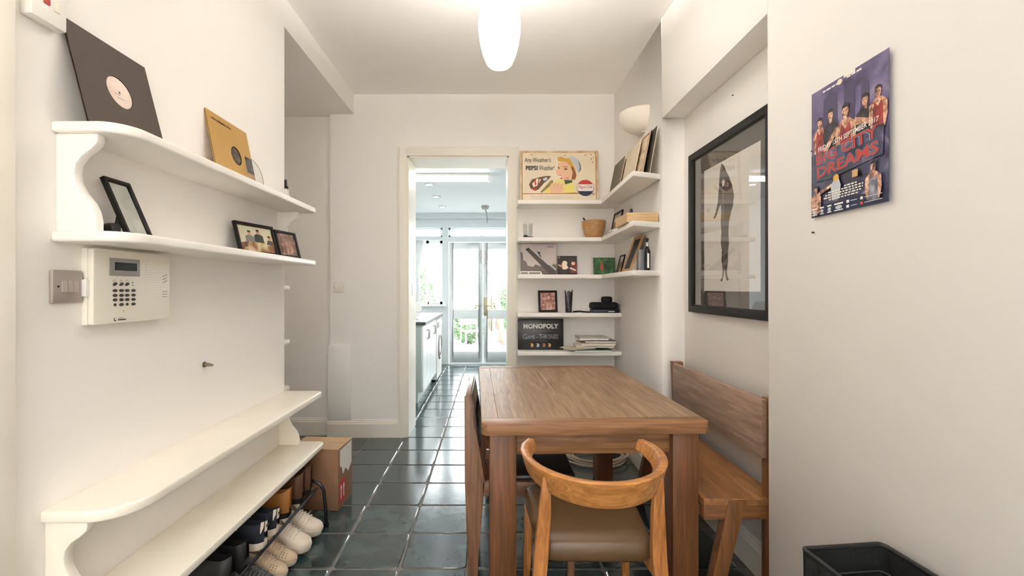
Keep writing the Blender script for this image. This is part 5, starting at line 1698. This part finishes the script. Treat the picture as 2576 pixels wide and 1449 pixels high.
for k in range(4):
    t = thing('plate', ('first', 'second', 'third', 'last')[k] + ' white plate from the front in the dish rack', 'plate', (-0.98, 5.63 + 0.075 * k, 0.931), group='plates in the dish rack')
    d = MB().lathe([(0.05, 0), (0.06, 0.004), (0.10, 0.016), (0.10, 0.019), (0.058, 0.008), (0.001, 0.006)], 24).build('dish', WHITEP, t, smooth=True)
    d.rotation_euler = (PI / 2 - 0.25, 0, 0)
    d.location = (0, 0, 0.098)
t = thing('soap_bottle', 'white soap bottle with pump on the kitchen window sill', 'bottle', (-1.12, YK1 - 0.06, 1.02))
MB().lathe([(0.035, 0), (0.037, 0.005), (0.037, 0.13), (0.014, 0.16), (0.012, 0.17)], 18).build('body', mat('soap_cream', (236, 224, 206), 0.3), t, smooth=True)
MB().tube([(0, 0, 0.165), (0, 0, 0.21), (0, -0.04, 0.205)], 0.007, 8).build('pump', GREYP, t, smooth=True)
t = thing('white_curtain', 'white net curtain gathered at the side of the kitchen window', 'curtain', (-1.28, YK1 - 0.03, 1.06))
rings = []
for z, w in ((1.05, 0.20), (0.8, 0.16), (0.5, 0.11), (0.25, 0.12), (0.0, 0.13)):
    rings.append([(-0.07 + w * k / 24, 0.012 * math.sin(k * 1.6), z) for k in range(25)])
cu_ = MB().loft(rings, cap=False, ring_closed=False).build('fabric', mat('sheer_white', (244, 244, 244), 0.9), t, smooth=True)
sm = cu_.modifiers.new('thickness', 'SOLIDIFY')
sm.thickness = 0.002
MB().tube([(-0.08, 0, 1.055), (0.44, 0, 1.055)], 0.008, 8).build('rod', WHITEP, t, smooth=True)

# ------------------------------------------------------------------ garden beyond the doors
PAVE = mat('pale_paving', (182, 180, 176), 0.85, var=0.2, vscale=3)
LEAF = mat('leaf_green', (84, 112, 74), 0.7, var=0.4, vscale=3)
BARK = mat('bark', (104, 90, 80), 0.9, var=0.3, vscale=8)
FEN = mat('weathered_fence', (150, 140, 130), 0.85, var=0.3, vscale=4)
struct(MB().box(-6, 8, YK1 + 0.16, 16, -0.12, -0.04).box(1.46, 8, 3.0, YK1 + 0.16, -0.12, -0.04).build('ground', PAVE))
t = thing('garden_fence', 'weathered board fence closing off the end of the garden', 'fence', (0, 14.5, -0.04))
for k in range(40):
    MB().box(-5 + k * 0.25, -5 + k * 0.25 + 0.235, 0, 0.025, 0.02, 1.75 + 0.02 * (k % 3)).build('board', FEN, t)
for x in (-5, -2.5, 0, 2.5, 5):
    MB().box(x - 0.05, x + 0.05, 0.025, 0.12, 0, 1.85).build('post', FEN, t)
t = thing('garden_shed', 'low grey garden shed seen through the left glass door', 'shed', (-1.0, 12.6, -0.04))
MB().box(-1.3, 0.9, 0, 1.4, 0, 1.45).build('wall', FEN, t)
MB().prism([(-0.2, 1.45), (1.6, 1.45), (1.6, 1.55), (0.7, 2.0), (-0.2, 1.55)], 'x', -1.45, 1.05).build('roof', mat('shed_roof', (190, 190, 190), 0.8), t)


def leafy(name, label, loc, rx, rz_, n, size, cat='bush', stems=3):
    t = thing(name, label, cat, loc)
    rr = random.Random(hash(label) % 1000)
    rr = random.Random(len(label) * 7 + n)
    lf = MB()
    for _ in range(n):
        a, b, r = rr.uniform(0, 2 * PI), rr.uniform(-1, 1), rr.uniform(0.55, 1) ** 0.5
        c = Vector((rx * r * math.cos(a) * math.sqrt(1 - b * b), rx * r * math.sin(a) * math.sqrt(1 - b * b), rz_ * (1 + r * b)))
        d = Vector((rr.uniform(-1, 1), rr.uniform(-1, 1), rr.uniform(-1, 1))).normalized()
        e = d.orthogonal().normalized()
        f = d.cross(e) * 0.12
        lf.add([c - d * size, c + e * size * 0.4 + f * size, c + d * size, c - e * size * 0.4 + f * size], [(0, 1, 2, 3)])
    lo = lf.build('foliage', LEAF, t)
    lo['kind'] = 'stuff'
    for k in range(stems):
        a = 2 * PI * k / stems
        MB().tube([(0.05 * math.cos(a), 0.05 * math.sin(a), 0), (rx * 0.4 * math.cos(a), rx * 0.4 * math.sin(a), rz_)], [0.025, 0.012], 7).build('stem', BARK, t, smooth=True)
    return t


leafy('garden_bush', 'rounded green bush low outside the left glass door', (-0.55, 11.2, -0.04), 0.45, 0.45, 900, 0.06)
leafy('garden_bush', 'taller green bush outside the kitchen window', (-1.9, 11.5, -0.04), 0.5, 0.95, 1100, 0.07)
leafy('garden_bush', 'wide green bush by fence outside the right glass door', (0.75, 13.2, -0.04), 0.7, 0.8, 1200, 0.07)
t = thing('bare_tree', 'bare slanting tree with thin branches seen through the glass doors', 'tree', (0.15, 11.0, -0.04))
MB().tube([(0.1, 0, 0), (0.02, 0.05, 0.8), (-0.1, 0.0, 1.6), (-0.3, 0.05, 2.4), (-0.6, 0.1, 3.2)], [0.09, 0.08, 0.065, 0.05, 0.03], 10).build('trunk', BARK, t, smooth=True)
for pts in (((0.0, 0.03, 1.0), (0.2, 0, 1.7), (0.35, 0.05, 2.6)), ((-0.08, 0, 1.5), (-0.4, 0, 1.9), (-0.9, 0, 2.1)), ((-0.22, 0.02, 2.1), (-0.05, 0, 2.6), (0.1, 0, 3.2)), ((-0.35, 0, 1.85), (-0.55, 0.1, 2.3), (-0.7, 0.1, 2.9)), ((-0.15, 0, 1.75), (-0.55, -0.1, 1.65), (-0.8, -0.1, 1.5))):
    MB().tube(pts, [0.035, 0.022, 0.01], 7).build('branch', BARK, t, smooth=True)
WM = mat('white_garden_metal', (232, 232, 230), 0.4)
for x, y, rz, lb in ((-0.42, 9.6, 0.4, 'white metal garden chair outside the left glass door'), (0.38, 9.7, -0.7, 'white metal garden chair outside the right glass door')):
    t = thing('garden_chair', lb, 'chair', (x, y, -0.04), rz, group='white garden chairs')
    for sx in (-1, 1):
        MB().tube([(sx * 0.2, 0.2, 0), (sx * 0.17, 0.14, 0.45), (sx * 0.17, 0.2, 0.86)], 0.012, 7).build('leg', WM, t, smooth=True)
        MB().tube([(sx * 0.2, -0.22, 0), (sx * 0.17, -0.16, 0.45)], 0.012, 7).build('leg', WM, t, smooth=True)
    for k in range(6):
        MB().box(-0.19, 0.19, -0.19 + k * 0.06, -0.15 + k * 0.06, 0.45, 0.465).build('seat_slat', WM, t)
    for k in range(4):
        MB().box(-0.18, 0.18, 0.17 + k * 0.012, 0.185 + k * 0.012, 0.58 + k * 0.075, 0.62 + k * 0.075).build('back_slat', WM, t)
t = thing('garden_table', 'round white garden table between the two garden chairs', 'table', (0.05, 10.3, -0.04))
MB().lathe([(0.35, 0.69), (0.36, 0.70), (0.36, 0.715), (0.001, 0.72)], 32).build('top', WM, t, smooth=True)
MB().tube([(0, 0, 0.02), (0, 0, 0.69)], 0.025, 10).build('pillar', WM, t, smooth=True)
for k in range(3):
    a = 2 * PI * k / 3
    MB().tube([(0, 0, 0.2), (0.2 * math.cos(a), 0.2 * math.sin(a), 0.05), (0.3 * math.cos(a), 0.3 * math.sin(a), 0.0)], 0.015, 7).build('leg', WM, t, smooth=True)

# ------------------------------------------------------------------ small nails left in the walls
for x, y, z, lb in ((XR, 1.545, 1.754, 'tiny nail in the wall at the left edge of the poster'), (XR, 1.542, 1.484, 'tiny nail in the wall just below the poster'), (RX, 2.33, 2.265, 'tiny nail in the recess wall above the framed print')):
    t = thing('wall_nail', lb, 'nail', (x, y, z), RIGHT, group='nails in the right wall')
    n_ = MB().tube([(0, 0.004, 0), (0, -0.006, 0)], 0.0022, 8)
    n_.build('shank', BLACKM, t, smooth=True)
    MB().tube([(0, -0.005, 0), (0, -0.007, 0)], 0.003, 10).build('head', BLACKM, t)
